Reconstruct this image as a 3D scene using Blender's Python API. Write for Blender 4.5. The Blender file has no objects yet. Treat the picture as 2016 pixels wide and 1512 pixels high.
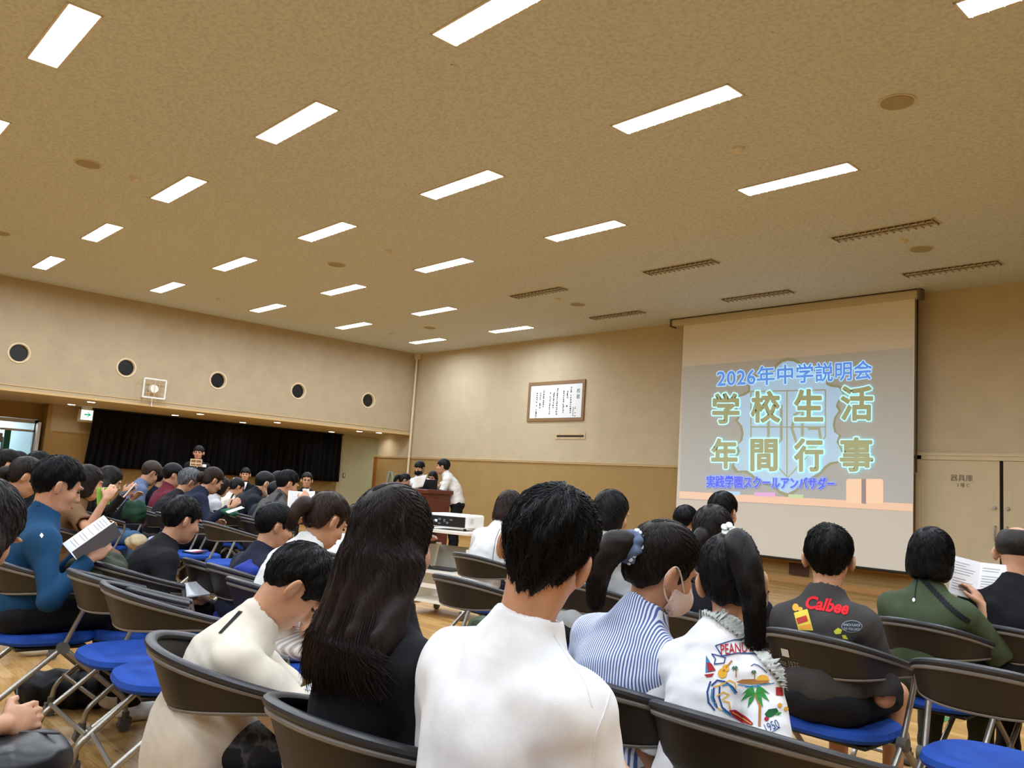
import bpy, bmesh, math, random
import numpy as np
from mathutils import Vector, Matrix
from mathutils.bvhtree import BVHTree

# ------------------------------------------------------------------ camera, world, exposure
SC = bpy.context.scene
COL = SC.collection
F_PX, YAW, PITCH, ROLL = 1658.26, 0.8368977, 0.122028, 0.0670371
CH = 1.27            # camera height
CEIL = 4.70
def _basis():
    cy, sy = math.cos(YAW), math.sin(YAW)
    f = np.array([-sy*math.cos(PITCH), cy*math.cos(PITCH), math.sin(PITCH)])
    r = np.array([cy, sy, 0.0]); u = np.cross(r, f)
    return math.cos(ROLL)*r+math.sin(ROLL)*u, -math.sin(ROLL)*r+math.cos(ROLL)*u, f
CR, CU, CF = _basis()
cam_d = bpy.data.cameras.new('camera'); cam = bpy.data.objects.new('camera', cam_d); COL.objects.link(cam)
cam_d.sensor_width = 36.0; cam_d.sensor_fit = 'HORIZONTAL'; cam_d.lens = F_PX*36.0/2016.0
cam_d.clip_start = 0.05; cam_d.clip_end = 100
M = Matrix.Identity(4)
for i in range(3):
    M[i][0], M[i][1], M[i][2] = CR[i], CU[i], -CF[i]
M[2][3] = CH
cam.matrix_world = M
SC.camera = cam
SC.view_settings.view_transform = 'Standard'
SC.view_settings.look = 'None'
SC.view_settings.gamma = 1.0
SC.view_settings.use_curve_mapping = False
SC.view_settings.exposure = 0.0
SC.cycles.use_denoising = True
SC.cycles.max_bounces = 8
SC.cycles.diffuse_bounces = 6
SC.cycles.glossy_bounces = 3
SC.cycles.caustics_reflective = False
SC.cycles.caustics_refractive = False
wd = bpy.data.worlds.new('world'); SC.world = wd; wd.use_nodes = True
wd.node_tree.nodes['Background'].inputs[0].default_value = (0.85, 0.78, 0.66, 1)
wd.node_tree.nodes['Background'].inputs[1].default_value = 0.10
TUBE_W = 45.0        # watts of each fluorescent fixture
def ray(px, py): return CF+(px-1008)/F_PX*CR-(py-756)/F_PX*CU
def at(px, py, d): return ray(px, py)*d+np.array([0, 0, CH])
def onz(px, py, z):
    d = ray(px, py); return d*((z-CH)/d[2])+np.array([0, 0, CH])
def ony(px, py, y):
    d = ray(px, py); return d*(y/d[1])+np.array([0, 0, CH])
def onx(px, py, x):
    d = ray(px, py); return d*(x/d[0])+np.array([0, 0, CH])

# ------------------------------------------------------------------ materials
def lin(c):
    if isinstance(c, str):
        c = c.lstrip('#'); c = [int(c[i:i+2], 16)/255 for i in (0, 2, 4)]
        c = [x/12.92 if x <= .04045 else ((x+.055)/1.055)**2.4 for x in c]
    return (c[0], c[1], c[2], 1.0)
_MC = {}
def mat(name, col='#888888', rough=.6, metal=0.0, emit=None, estr=1.0, spec=.5):
    key = (name, str(col), rough, metal, str(emit), estr)
    if key in _MC: return _MC[key]
    m = bpy.data.materials.new(name); m.use_nodes = True
    b = m.node_tree.nodes['Principled BSDF']
    b.inputs['Base Color'].default_value = lin(col); b.inputs['Roughness'].default_value = rough
    b.inputs['Metallic'].default_value = metal; b.inputs['Specular IOR Level'].default_value = spec
    if emit is not None:
        b.inputs['Emission Color'].default_value = lin(emit); b.inputs['Emission Strength'].default_value = estr
    _MC[key] = m
    return m
def N(m, t, **kw):
    n = m.node_tree.nodes.new(t)
    for k, v in kw.items(): setattr(n, k, v)
    return n
def L(m, a, b): m.node_tree.links.new(a, b)
def bsdf(m): return m.node_tree.nodes['Principled BSDF']
def coords(m, scale=(1, 1, 1), rot=(0, 0, 0), kind='Object'):
    t = N(m, 'ShaderNodeTexCoord'); mp = N(m, 'ShaderNodeMapping')
    mp.inputs['Scale'].default_value = scale; mp.inputs['Rotation'].default_value = rot
    L(m, t.outputs[kind], mp.inputs['Vector']); return mp.outputs['Vector']
def bump(m, h, strength=.3, dist=.01):
    b = N(m, 'ShaderNodeBump'); b.inputs['Strength'].default_value = strength; b.inputs['Distance'].default_value = dist
    L(m, h, b.inputs['Height']); L(m, b.outputs['Normal'], bsdf(m).inputs['Normal']); return b
def ramp(m, fac, stops):
    r = N(m, 'ShaderNodeValToRGB'); e = r.color_ramp.elements
    while len(e) < len(stops): e.new(.5)
    for k, (p, c) in enumerate(stops): e[k].position = p; e[k].color = lin(c)
    L(m, fac, r.inputs['Fac']); return r.outputs['Color']
def noise(m, vec, scale, detail=2.0, rough=.5):
    n = N(m, 'ShaderNodeTexNoise'); n.inputs['Scale'].default_value = scale; n.inputs['Detail'].default_value = detail
    n.inputs['Roughness'].default_value = rough
    L(m, vec, n.inputs['Vector']); return n.outputs['Fac']
def dark(c, k):
    l = lin(c); return (l[0]*k, l[1]*k, l[2]*k)
def fabric(name, col, rough=.85, var=.10, bs=.10):
    key = ('fab', name, str(col))
    if key in _MC: return _MC[key]
    m = mat(name, col, rough, spec=.25)
    v = coords(m)
    n = noise(m, v, 14, 3)
    L(m, ramp(m, n, [(.3, dark(col, 1-var)), (.75, dark(col, 1+var*.6))]), bsdf(m).inputs['Base Color'])
    n2 = noise(m, v, 420, 2)
    bump(m, n2, bs, .002)
    _MC[key] = m
    return m
def skin_mat(tone):
    key = ('skin', tone)
    if key in _MC: return _MC[key]
    m = mat('skin', tone, .5, spec=.4)
    v = coords(m); n = noise(m, v, 22, 3)
    L(m, ramp(m, n, [(.3, dark(tone, .86)), (.7, dark(tone, 1.08))]), bsdf(m).inputs['Base Color'])
    bump(m, noise(m, v, 300, 2), .08, .002)
    bsdf(m).inputs['Subsurface Weight'].default_value = .06
    bsdf(m).inputs['Subsurface Radius'].default_value = (.012, .005, .003)
    _MC[key] = m
    return m
def hair_mat(col, grey=False):
    key = ('hair', str(col), grey)
    if key in _MC: return _MC[key]
    m = mat('hair', col, .48, spec=.2)
    v = coords(m, (90, 90, 6))
    n = noise(m, v, 3.0, 3)
    hi = '#8d8f92' if grey else dark(col, 1.5)
    L(m, ramp(m, n, [(.35, dark(col, .6)), (.7, hi)]), bsdf(m).inputs['Base Color'])
    bump(m, n, .3, .003)
    _MC[key] = m
    return m

# ------------------------------------------------------------------ objects
def link(o, parent=None):
    COL.objects.link(o)
    if parent is not None: o.parent = parent
    return o
def tag(o, label=None, cat=None, group=None, kind=None):
    if label: o['label'] = label
    if cat: o['category'] = cat
    if group: o['group'] = group
    if kind: o['kind'] = kind
    return o
def empty(name, loc=(0, 0, 0), rz=0.0):
    o = bpy.data.objects.new(name, None); link(o)
    o.location = tuple(float(x) for x in loc); o.rotation_euler = (0, 0, rz); o.empty_display_size = .1
    return o
def smooth(me, v=True):
    me.polygons.foreach_set('use_smooth', np.full(len(me.polygons), v))
def mobj(name, V, Fc, m, parent=None, sm=False):
    me = bpy.data.meshes.new(name)
    me.from_pydata([tuple(map(float, v)) for v in V], [], [tuple(int(i) for i in f) for f in Fc]); me.update()
    if m is not None: me.materials.append(m)
    if sm: smooth(me)
    return link(bpy.data.objects.new(name, me), parent)
def npobj(name, V, Q, m, parent=None):
    me = bpy.data.meshes.new(name)
    V = np.asarray(V, np.float32); Q = np.asarray(Q, np.int32)
    me.vertices.add(len(V)); me.vertices.foreach_set('co', V.ravel())
    k = Q.shape[1]
    me.loops.add(Q.size); me.loops.foreach_set('vertex_index', Q.ravel())
    me.polygons.add(len(Q)); me.polygons.foreach_set('loop_start', np.arange(0, Q.size, k, dtype=np.int32))
    me.update(calc_edges=True); me.validate(); smooth(me)
    if m is not None: me.materials.append(m)
    return link(bpy.data.objects.new(name, me), parent)
class B:
    """collects shapes into ONE mesh"""
    def __init__(s): s.V = []; s.F = []; s.mi = []
    def add(s, V, Fc, mi=0):
        o = len(s.V); s.V += [tuple(v) for v in V]; s.F += [tuple(i+o for i in f) for f in Fc]; s.mi += [mi]*len(Fc); return s
    def box(s, lo, hi, mi=0):
        x0, y0, z0 = lo; x1, y1, z1 = hi
        return s.add([(x0, y0, z0), (x1, y0, z0), (x1, y1, z0), (x0, y1, z0), (x0, y0, z1), (x1, y0, z1), (x1, y1, z1), (x0, y1, z1)],
                     [(0, 3, 2, 1), (4, 5, 6, 7), (0, 1, 5, 4), (1, 2, 6, 5), (2, 3, 7, 6), (3, 0, 4, 7)], mi)
    def tube(s, pts, r, n=10, caps=True, mi=0, rf=None, flat=None):
        pts = [np.array(p, float) for p in pts]; k = len(pts)
        rs = [r]*k if np.isscalar(r) else list(r)
        V = []; up = None
        for i, p in enumerate(pts):
            t = pts[min(i+1, k-1)]-pts[max(i-1, 0)]; t = t/(np.linalg.norm(t)+1e-9)
            if up is None:
                a = np.array([0, 0, 1.0]) if abs(t[2]) < .9 else np.array([1.0, 0, 0])
                up = np.cross(t, np.cross(a, t))
            up = up-t*np.dot(up, t); up /= np.linalg.norm(up)+1e-9
            sd = np.cross(t, up)
            for j in range(n):
                a = 2*math.pi*j/n
                V.append(p+rs[i]*(math.cos(a)*up*(flat or 1)+math.sin(a)*sd))
        Fc = [(i*n+j, i*n+(j+1) % n, (i+1)*n+(j+1) % n, (i+1)*n+j) for i in range(k-1) for j in range(n)]
        if caps: Fc += [tuple(range(n))[::-1], tuple((k-1)*n+j for j in range(n))]
        return s.add(V, Fc, mi)
    def disc(s, c, axis, r, h, n=20, mi=0, r2=None):
        c = np.array(c, float); a = np.array(axis, float); a /= np.linalg.norm(a)
        return s.tube([c-a*h/2, c+a*h/2], [r, r2 if r2 is not None else r], n, True, mi)
    def grid(s, nu, nv, fn, mi=0, closeu=False):
        V = [fn(i, j) for i in range(nu) for j in range(nv)]
        Fc = [(i*nv+j, ((i+1) % nu)*nv+j, ((i+1) % nu)*nv+j+1, i*nv+j+1) for i in range(nu if closeu else nu-1) for j in range(nv-1)]
        return s.add(V, Fc, mi)
    def obj(s, name, m, parent=None, sm=False, bevel=0):
        ms = m if isinstance(m, (list, tuple)) else [m]
        o = mobj(name, s.V, s.F, ms[0], parent, sm)
        for x in ms[1:]: o.data.materials.append(x)
        if len(ms) > 1: o.data.polygons.foreach_set('material_index', s.mi)
        if sm: autosmooth(o)
        if bevel:
            md = o.modifiers.new('bevel', 'BEVEL'); md.width = bevel; md.segments = 2; md.limit_method = 'ANGLE'
        return o
def autosmooth(o, ang=.7):
    try: o.data.set_sharp_from_angle(angle=ang)
    except Exception: pass
def slerp_path(pts, n=6, rad=.06):
    """rounds the corners of a polyline"""
    pts = [np.array(p, float) for p in pts]; out = [pts[0]]
    for i in range(1, len(pts)-1):
        a, b, c = pts[i-1], pts[i], pts[i+1]
        u = (a-b)/np.linalg.norm(a-b); v = (c-b)/np.linalg.norm(c-b)
        r = min(rad, .45*np.linalg.norm(a-b), .45*np.linalg.norm(c-b))
        for k in range(n+1):
            t = k/n; out.append((1-t)**2*(b+u*r)+2*t*(1-t)*b+t*t*(b+v*r))
    out.append(pts[-1]); return out
def spline(pts, n=8):
    """Catmull-Rom through the points"""
    P = [np.array(p, float) for p in pts]; P = [2*P[0]-P[1]]+P+[2*P[-1]-P[-2]]; out = []
    for i in range(1, len(P)-2):
        for k in range(n):
            t = k/n; a, b, c, d = P[i-1:i+3]
            out.append(.5*((2*b)+(c-a)*t+(2*a-5*b+4*c-d)*t*t+(3*b-a-3*c+d)*t**3))
    out.append(P[-2]); return out
def text_mesh(body, size=1.0, extrude=0.0, offset=0.0, align='CENTER', res=4, spacing=1.0):
    c = bpy.data.curves.new('t', 'FONT'); c.body = body; c.size = size; c.extrude = extrude; c.offset = offset
    c.align_x = align; c.align_y = 'CENTER'; c.resolution_u = res; c.space_character = spacing; c.fill_mode = 'FRONT' if extrude == 0 else 'BOTH'
    o = bpy.data.objects.new('t', c); COL.objects.link(o)
    dg = bpy.context.evaluated_depsgraph_get()
    me = bpy.data.meshes.new_from_object(o.evaluated_get(dg))
    V = np.array([v.co[:] for v in me.vertices]) if len(me.vertices) else np.zeros((0, 3)); Fc = [tuple(p.vertices) for p in me.polygons]
    bpy.data.objects.remove(o); bpy.data.curves.remove(c); bpy.data.meshes.remove(me)
    return V, Fc
def copy_tree(o, parent=None):
    c = o.copy(); COL.objects.link(c)
    if parent is not None: c.parent = parent
    for ch in list(o.children): copy_tree(ch, c)
    return c
ORD = ['first', 'second', 'third', 'fourth', 'fifth', 'sixth', 'seventh', 'eighth', 'ninth', 'tenth']
# ------------------------------------------------------------------ the room
XL, YR = -18.65, 13.30      # porthole wall, screen wall
SOF, RAIL = 2.53, 1.88
XB = -22.5                  # back of the low recess on the left
def ceil_mat():
    m = mat('ceiling_board', '#d3dade', .95, spec=.1); v = coords(m)
    n = noise(m, v, 70, 4, .6); w = noise(m, v, 26, 3, .6)
    r = ramp(m, w, [(.42, '#d9e0e4'), (.66, '#c6cdd1')])
    n3 = noise(m, v, 5, 5, .75)
    mx = N(m, 'ShaderNodeMix', data_type='RGBA', blend_type='MULTIPLY'); mx.inputs['Factor'].default_value = 1
    L(m, r, mx.inputs['A']); L(m, ramp(m, n3, [(.27, '#a8a090'), (.31, '#ffffff')]), mx.inputs['B'])
    L(m, mx.outputs['Result'], bsdf(m).inputs['Base Color'])
    bump(m, n, .9, .012); return m
def wall_mat(name, col, axis, ribs=True):
    m = mat(name, col, .85, spec=.2); v = coords(m)
    n = noise(m, v, 3.0, 4)
    L(m, ramp(m, n, [(.3, dark(col, .94)), (.7, dark(col, 1.03))]), bsdf(m).inputs['Base Color'])
    if ribs:
        w = N(m, 'ShaderNodeTexWave', bands_direction='Z'); w.inputs['Scale'].default_value = 15.0
        w.inputs['Distortion'].default_value = 1.2; w.inputs['Detail'].default_value = 2; w.inputs['Detail Scale'].default_value = 6
        L(m, v, w.inputs['Vector']); bump(m, w.outputs['Fac'], .3, .004)
        mx = N(m, 'ShaderNodeMix', data_type='RGBA', blend_type='MULTIPLY'); mx.inputs['Factor'].default_value = .22
        src = bsdf(m).inputs['Base Color'].links[0].from_socket
        L(m, src, mx.inputs['A']); L(m, ramp(m, w.outputs['Fac'], [(.2, '#c8bfae'), (.6, '#ffffff')]), mx.inputs['B'])
        L(m, mx.outputs['Result'], bsdf(m).inputs['Base Color'])
    else:
        bump(m, noise(m, v, 120, 2), .1, .003)
    return m
def floor_mat():
    m = mat('strip_wood', '#c08a48', .32, spec=.45)
    v = coords(m)
    b = N(m, 'ShaderNodeTexBrick'); b.offset = .37; b.offset_frequency = 2
    b.inputs['Scale'].default_value = 1.0; b.inputs['Brick Width'].default_value = .62; b.inputs['Row Height'].default_value = .075
    b.inputs['Mortar Size'].default_value = .0012; b.inputs['Mortar Smooth'].default_value = .2; b.inputs['Bias'].default_value = 0
    b.inputs['Color1'].default_value = (0, 0, 0, 1); b.inputs['Color2'].default_value = (1, 1, 1, 1); b.inputs['Mortar'].default_value = (.1, .1, .1, 1)
    L(m, v, b.inputs['Vector'])
    c = ramp(m, b.outputs['Color'], [(0, '#a47c42'), (.35, '#b0884e'), (.65, '#be965c'), (1, '#c8a269')])
    g = noise(m, coords(m, (3, 60, 1)), 3.0, 4, .65)
    mx = N(m, 'ShaderNodeMix', data_type='RGBA', blend_type='MULTIPLY'); mx.inputs['Factor'].default_value = .75
    L(m, c, mx.inputs['A']); L(m, ramp(m, g, [(.25, '#b59068'), (.55, '#ffffff')]), mx.inputs['B'])
    s = noise(m, coords(m, (1.2, 9, 1)), 4.0, 2)
    mx2 = N(m, 'ShaderNodeMix', data_type='RGBA', blend_type='MULTIPLY'); mx2.inputs['Factor'].default_value = 1
    L(m, mx.outputs['Result'], mx2.inputs['A']); L(m, ramp(m, s, [(.24, '#8a6238'), (.3, '#ffffff')]), mx2.inputs['B'])
    mo = N(m, 'ShaderNodeMix', data_type='RGBA'); L(m, b.outputs['Fac'], mo.inputs['Factor'])
    L(m, mx2.outputs['Result'], mo.inputs['A']); mo.inputs['B'].default_value = lin('#7a5428')
    L(m, mo.outputs['Result'], bsdf(m).inputs['Base Color'])
    L(m, ramp(m, g, [(.3, (.42,)*3), (.7, (.27,)*3)]), bsdf(m).inputs['Roughness'])
    return m
M_UP_R = wall_mat('ribbed_wallpaper', '#cbbd9f', 'x'); M_LO = wall_mat('smooth_dado', '#a98d5c', 'x', False)
M_UP_L = wall_mat('ribbed_wallpaper_beam', '#baa98c', 'y')
M_TRIM = mat('painted_trim', '#cdb182', .5); M_PALE = wall_mat('pale_plaster', '#d8d6b8', 'y', False)
M_DARK = mat('dark_void', '#060606', .9); M_WHITE = mat('white_paint', '#e8e6df', .5); M_WOODT = mat('oak_edge', '#9a6326', .45)
M_METAL = mat('brushed_steel', '#a9a49a', .38, .85); M_BLACK = mat('black_plastic', '#121212', .5)
def st(o): o['kind'] = 'structure'; return o
XR, YB = 4.6, -7.0
st(B().box((-25.5, YB, -.12), (XR, 17.0, 0)).obj('floor', floor_mat()))
st(B().box((XL-.3, YB, CEIL), (XR, YR+.3, CEIL+.12)).obj('ceiling', ceil_mat()))
# screen wall: smooth dado below the rail, ribbed paper above, end face at the passage
w = B(); w.box((-20.2, YR, 0), (XR, YR+.28, RAIL), 1); w.box((-20.2, YR, RAIL), (XR, YR+.28, CEIL), 0)
st(w.obj('wall_right', [M_UP_R, M_LO]))
st(B().box((-20.19, YR-.022, RAIL-.02), (-9.2, YR, RAIL+.02)).box((-20.19, YR-.03, RAIL+.012), (-9.2, YR, RAIL+.022)).obj('trim_1', M_TRIM))
st(B().box((-20.30, YR-.05, 0), (-20.2, YR+.33, RAIL)).obj('trim_2', M_WOODT))
st(B().box((-20.0, YR-.03, 0), (-5.4, YR, .09)).box((-9.6, YR-.06, .34), (-5.4, YR, .38)).obj('baseboard_right', mat('oak_base', '#b98a50', .5)))
# porthole wall above the recess
HOLES = [(3.79, 3.24), (5.81, 3.24), (7.82, 3.24), (9.84, 3.25), (11.85, 3.26)]
HR = .172
def porthole_wall():
    b = B(); z0, z1 = SOF, CEIL; q = .3; ys = YB
    for y, z in HOLES:
        b.add([(XL, ys, z0), (XL, y-q, z0), (XL, y-q, z1), (XL, ys, z1)], [(0, 1, 2, 3)])
        b.add([(XL, y-q, z0), (XL, y+q, z0), (XL, y+q, z-q), (XL, y-q, z-q)], [(0, 1, 2, 3)])
        b.add([(XL, y-q, z+q), (XL, y+q, z+q), (XL, y+q, z1), (XL, y-q, z1)], [(0, 1, 2, 3)])
        n = 48; V = []; Fc = []
        for k in range(n):
            a = 2*math.pi*k/n; c, s = math.cos(a), math.sin(a); m = q/max(abs(c), abs(s))
            V += [(XL, y+HR*c, z+HR*s), (XL, y+m*c, z+m*s), (XL-.26, y+HR*c, z+HR*s)]
        for k in range(n):
            j = (k+1) % n
            Fc += [(3*k, 3*k+1, 3*j+1, 3*j), (3*k, 3*j, 3*j+2, 3*k+2)]
        b.add(V, Fc); ys = y+q
    b.add([(XL, ys, z0), (XL, YR, z0), (XL, YR, z1), (XL, ys, z1)], [(0, 1, 2, 3)])
    b.box((XL-.34, YB, z0), (XL-.27, YR, z1))
    return b.obj('wall_left', M_UP_L)
st(porthole_wall())
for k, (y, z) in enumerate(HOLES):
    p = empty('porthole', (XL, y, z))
    tag(p, 'round dark porthole opening in upper wall, %s of five from the corner pipe' % ORD[4-k], 'porthole', 'portholes in the upper wall')
    n = 48
    prof = [(HR-.004, -.25), (HR-.006, .0), (HR+.004, .014), (HR+.03, .014), (HR+.036, .0)]
    B().grid(n, len(prof), lambda i, j: (prof[j][1], prof[j][0]*math.cos(2*math.pi*i/n), prof[j][0]*math.sin(2*math.pi*i/n)), closeu=True).obj('ring', mat('porthole_ring', '#dcc9a4', .6), p, True)
    B().disc((-.07, 0, 0), (1, 0, 0), HR-.005, .01, 40).obj('dark_disc', mat('porthole_dark', '#050506', .25), p)  # near-black disc paints in the shade deep inside the opening
st(B().box((XL-.1, YB, SOF-.05), (XL+.018, YR, SOF+.0)).box((XL-.05, YB, SOF+.06), (XL+.012, YR, SOF+.075)).obj('trim_3', mat('beam_trim', '#cbac78', .6)))
st(B().box((-25.5, YB, SOF), (XL-.08, 17.0, SOF+.1)).obj('ceiling_soffit', wall_mat('soffit_board', '#d6c8aa', 'x', False)))
w = B(); w.box((XB-.1, 5.45, 0), (XB, 13.42, RAIL), 1); w.box((XB-.1, 5.45, RAIL), (XB, 13.42, SOF), 0); w.box((XB, 5.5, RAIL-.012), (XB+.012, 6.5, RAIL+.012), 1)
st(w.obj('wall_recess', [M_UP_L, M_LO]))
w = B(); w.box((XB-.1, 13.42, 0), (XB, 16.9, SOF)); w.box((XB, 13.5, RAIL-.008), (XB+.008, 16.9, RAIL+.004)); w.box((XB, 16.8, 0), (-18, 16.95, SOF))
st(w.obj('wall_passage', M_PALE))
# doorway wall at far left
w = B(); w.box((-23.1, 5.35, 0), (-22.5, 5.45, SOF)); w.box((-23.2, YB, 2.14), (-23.05, 5.35, SOF)); w.box((-23.2, YB, 0), (-23.05, 1.9, 2.14)); w.box((-23.2, 5.3, 0), (-23.05, 5.4, 2.14))
st(w.obj('wall_doorway', [M_LO]))
st(B().box((XR, YB, 0), (XR+.1, YR+.3, CEIL)).obj('wall_side', M_LO))
st(B().box((-23.2, YB-.1, 0), (XR, YB, CEIL)).obj('wall_back', M_LO))
# bright corridor beyond the glass doors
w = B(); w.box((-26.6, 0, 0), (-26.5, 7.5, 3)); w.box((-26.6, 7.4, 0), (-23.2, 7.5, 3)); w.box((-26.6, 0, -.1), (-23.2, 7.5, 0)); w.box((-26.6, 0, 2.6), (-23.2, 7.5, 2.7))
st(w.obj('wall_corridor', mat('corridor_white', '#eef2f4', .7)))
d = empty('door_1', (-23.08, 3.6, 0)); st(d); MF = mat('door_frame_white', '#dfe6ea', .4)
f = B()
for y0, y1 in ((-1.7, -1.62), (.02, .1), (1.62, 1.7)): f.box((-.05, y0, 0), (.05, y1, 2.12))
f.box((-.05, -1.7, 2.04), (.05, 1.7, 2.13)); f.box((-.05, -1.7, 1.83), (.05, 1.7, 1.88))
f.obj('door_frame', MF, d)
B().box((-.03, 1.02, 0), (.03, 1.15, 1.83)).obj('green_edge', mat('green_strip', '#0d7a5a', .5), d)
gm = mat('door_glass', '#dff0f5', .02); bsdf(gm).inputs['Transmission Weight'].default_value = 1.0; bsdf(gm).inputs['IOR'].default_value = 1.05
B().box((-.006, -1.62, .05), (.006, .02, 1.83)).obj('pane', gm, d)
B().box((-.006, .1, .05), (.006, 1.02, 1.83)).obj('pane', gm, d)
B().box((-.006, 1.15, .05), (.006, 1.62, 1.83)).obj('pane', gm, d)
B().box((.03, .45, 1.55), (.035, .98, 1.75)).obj('notice', mat('notice_grey', '#8b8f90', .6), d)
o = B().box((-.03, 0, .03), (.03, .95, 2.05)).obj('door_leaf', MF); o.location = (-23.0, 5.28, 0); o.rotation_euler = (0, 0, -1.75)
o.name = 'glass_door_leaf'; tag(o, 'white open door leaf with posters beside the bright entrance', 'door')
B().box((.031, .25, 1.35), (.036, .7, 1.8)).obj('poster', mat('poster_pink', '#e8d4d8', .6), o)
al = bpy.data.lights.new('daylight', 'AREA'); al.shape = 'RECTANGLE'; al.size = 2.6; al.size_y = 2.0; al.energy = 420; al.color = (.72, .9, 1)
lo = link(bpy.data.objects.new('daylight', al)); lo.location = (-25.0, 4.0, 2.55)
for x, y in ((-25.6, 5.2), (-26.1, 4.6)):
    pass
s = empty('display_stand', (-25.4, 5.0, 0)); tag(s, 'pale display stand in the corridor beyond the glass entrance', 'stand')
B().box((-.3, -.03, 0), (-.25, .03, 1.7)).box((.25, -.03, 0), (.3, .03, 1.7)).obj('post', M_WHITE, s)
for z in (.6, 1.1, 1.55): B().box((-.3, -.15, z), (.3, .15, z+.03)).obj('shelf', M_WHITE, s)

# ------------------------------------------------------------------ ceiling fittings
FX0, FY0, FDX, FDY = -16.606, 3.633, 3.037, 2.114
M_LIT = mat('lit_diffuser', '#ffffff', .5, emit=(1.0, .99, .97), estr=7.0)
M_FRAME = mat('fixture_frame', '#cfc6b0', .5)
M_LOUV = mat('louvre_grey', '#a39a86', .45, .2); M_LBACK = mat('louvre_back', '#6a604c', .6)
def fixture(lit):
    r = empty('ceiling_light')
    f = B()
    for sx in (-1, 1): f.box((min(sx*.624, sx*.642), -.132, -.008), (max(sx*.624, sx*.642), .132, .0))
    for sy in (-1, 1): f.box((-.642, min(sy*.114, sy*.132), -.008), (.642, max(sy*.114, sy*.132), 0))
    f.obj('frame', M_FRAME, r)
    if lit:
        B().box((-.624, -.114, -.006), (.624, .114, -.001)).obj('diffuser', M_LIT, r)
        g = B()
        for k in range(13): g.box((-.6+k*.1-.002, -.112, -.016), (-.6+k*.1+.002, .112, -.006))
        g.obj('louvre', mat('lit_louvre', '#f4f4f0', .4, emit=(1, 1, 1), estr=2.0), r)
        a = bpy.data.lights.new('tube_light', 'AREA'); a.shape = 'RECTANGLE'; a.size = 1.2; a.size_y = .2; a.energy = TUBE_W; a.spread = math.radians(174); a.color = (.81, .935, 1.08)
        lo = link(bpy.data.objects.new('tube_light', a), r); lo.location = (0, 0, -.02)
    else:
        B().box((-.624, -.114, -.003), (.624, .114, -.0005)).obj('housing', M_LBACK, r)
        g = B()
        for k in range(15): g.box((-.61+k*.087-.006, -.112, -.03), (-.61+k*.087+.006, .112, -.003))
        g.box((-.62, -.006, -.03), (.62, .006, -.003)); g.obj('louvre', M_LOUV, r)
        for sy in (-.055, .055): B().tube([(-.59, sy, -.016), (.59, sy, -.016)], .011, 8).obj('tube', mat('dead_tube', '#c8c2b0', .3), r)
    return r
protoL = fixture(True); protoU = fixture(False); usedL = usedU = False
for i in range(7):
    for j in range(-4, 5):
        if i < 2 and j < -1: continue
        lit = not (i >= 2 and j >= 3)
        if lit:
            o = protoL if not usedL else copy_tree(protoL); usedL = True
        else:
            if i > 4: continue
            o = protoU if not usedU else copy_tree(protoU); usedU = True
        o.location = (FX0+i*FDX, FY0+j*FDY, CEIL)
        tag(o, '%s ceiling light, %s from screen wall in %s row from the porthole wall' % ('lit white' if lit else 'unlit grey', ORD[4-j], ORD[i]), 'ceiling light', 'lit ceiling lights' if lit else 'unlit ceiling lights')
SP = [(-15.07, 2.57), (-10.51, 2.57), (-12.03, 6.81), (-2.93, 6.78), (-4.41, 10.97), (-10.57, 11.03), (-15.11, 11.04)]
SPL = ['at the far left edge of the picture', 'between the two leftmost rows of big lights', 'right above the middle of the hall', 'alone at the upper right', 'above the right half of the screen', 'left of the projection screen', 'nearest the corner pipe']
for k, (x, y) in enumerate(SP):
    r = empty('ceiling_speaker', (x, y, CEIL)); tag(r, 'round tan ceiling speaker ' + SPL[k], 'speaker', 'round ceiling speakers')
    B().disc((0, 0, -.004), (0, 0, 1), .15, .01, 32).obj('rim', mat('speaker_rim', '#cfc2a6', .6), r)
    B().disc((0, 0, -.011), (0, 0, 1), .13, .006, 32).obj('grille', mat('speaker_grille', '#a3977c', .8), r)
DT = [(-10.55, 3.11), (-16.64, 6.79), (-10.56, 6.84), (-4.47, 6.80), (-4.44, 10.49), (-10.57, 10.51), (-16.64, 11.04)]
DTL = ['beside the speaker at upper left', 'near the porthole wall, in mid hall', 'in the middle of the ceiling', 'between two long lit lights at right', 'beside the speaker near the screen top', 'beside the unlit light left of the screen', 'nearest the corner pipe']
for k, (x, y) in enumerate(DT):
    r = empty('smoke_detector', (x, y, CEIL)); tag(r, 'small round smoke detector ' + DTL[k], 'smoke detector', 'ceiling smoke detectors')
    B().disc((0, 0, -.008), (0, 0, 1), .06, .016, 24).obj('base', mat('detector', '#d9d3c2', .5), r)
    B().disc((0, 0, -.032), (0, 0, 1), .034, .034, 24, r2=.05).obj('head', mat('detector', '#d9d3c2', .5), r)
DL = [(-21.79, 5.66), (-20.05, 5.6), (-21.64, 8.06), (-20.1, 8.08), (-21.69, 9.9), (-20.1, 10.1), (-21.64, 12.6), (-20.05, 12.54), (-19.7, 12.95)]
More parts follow.
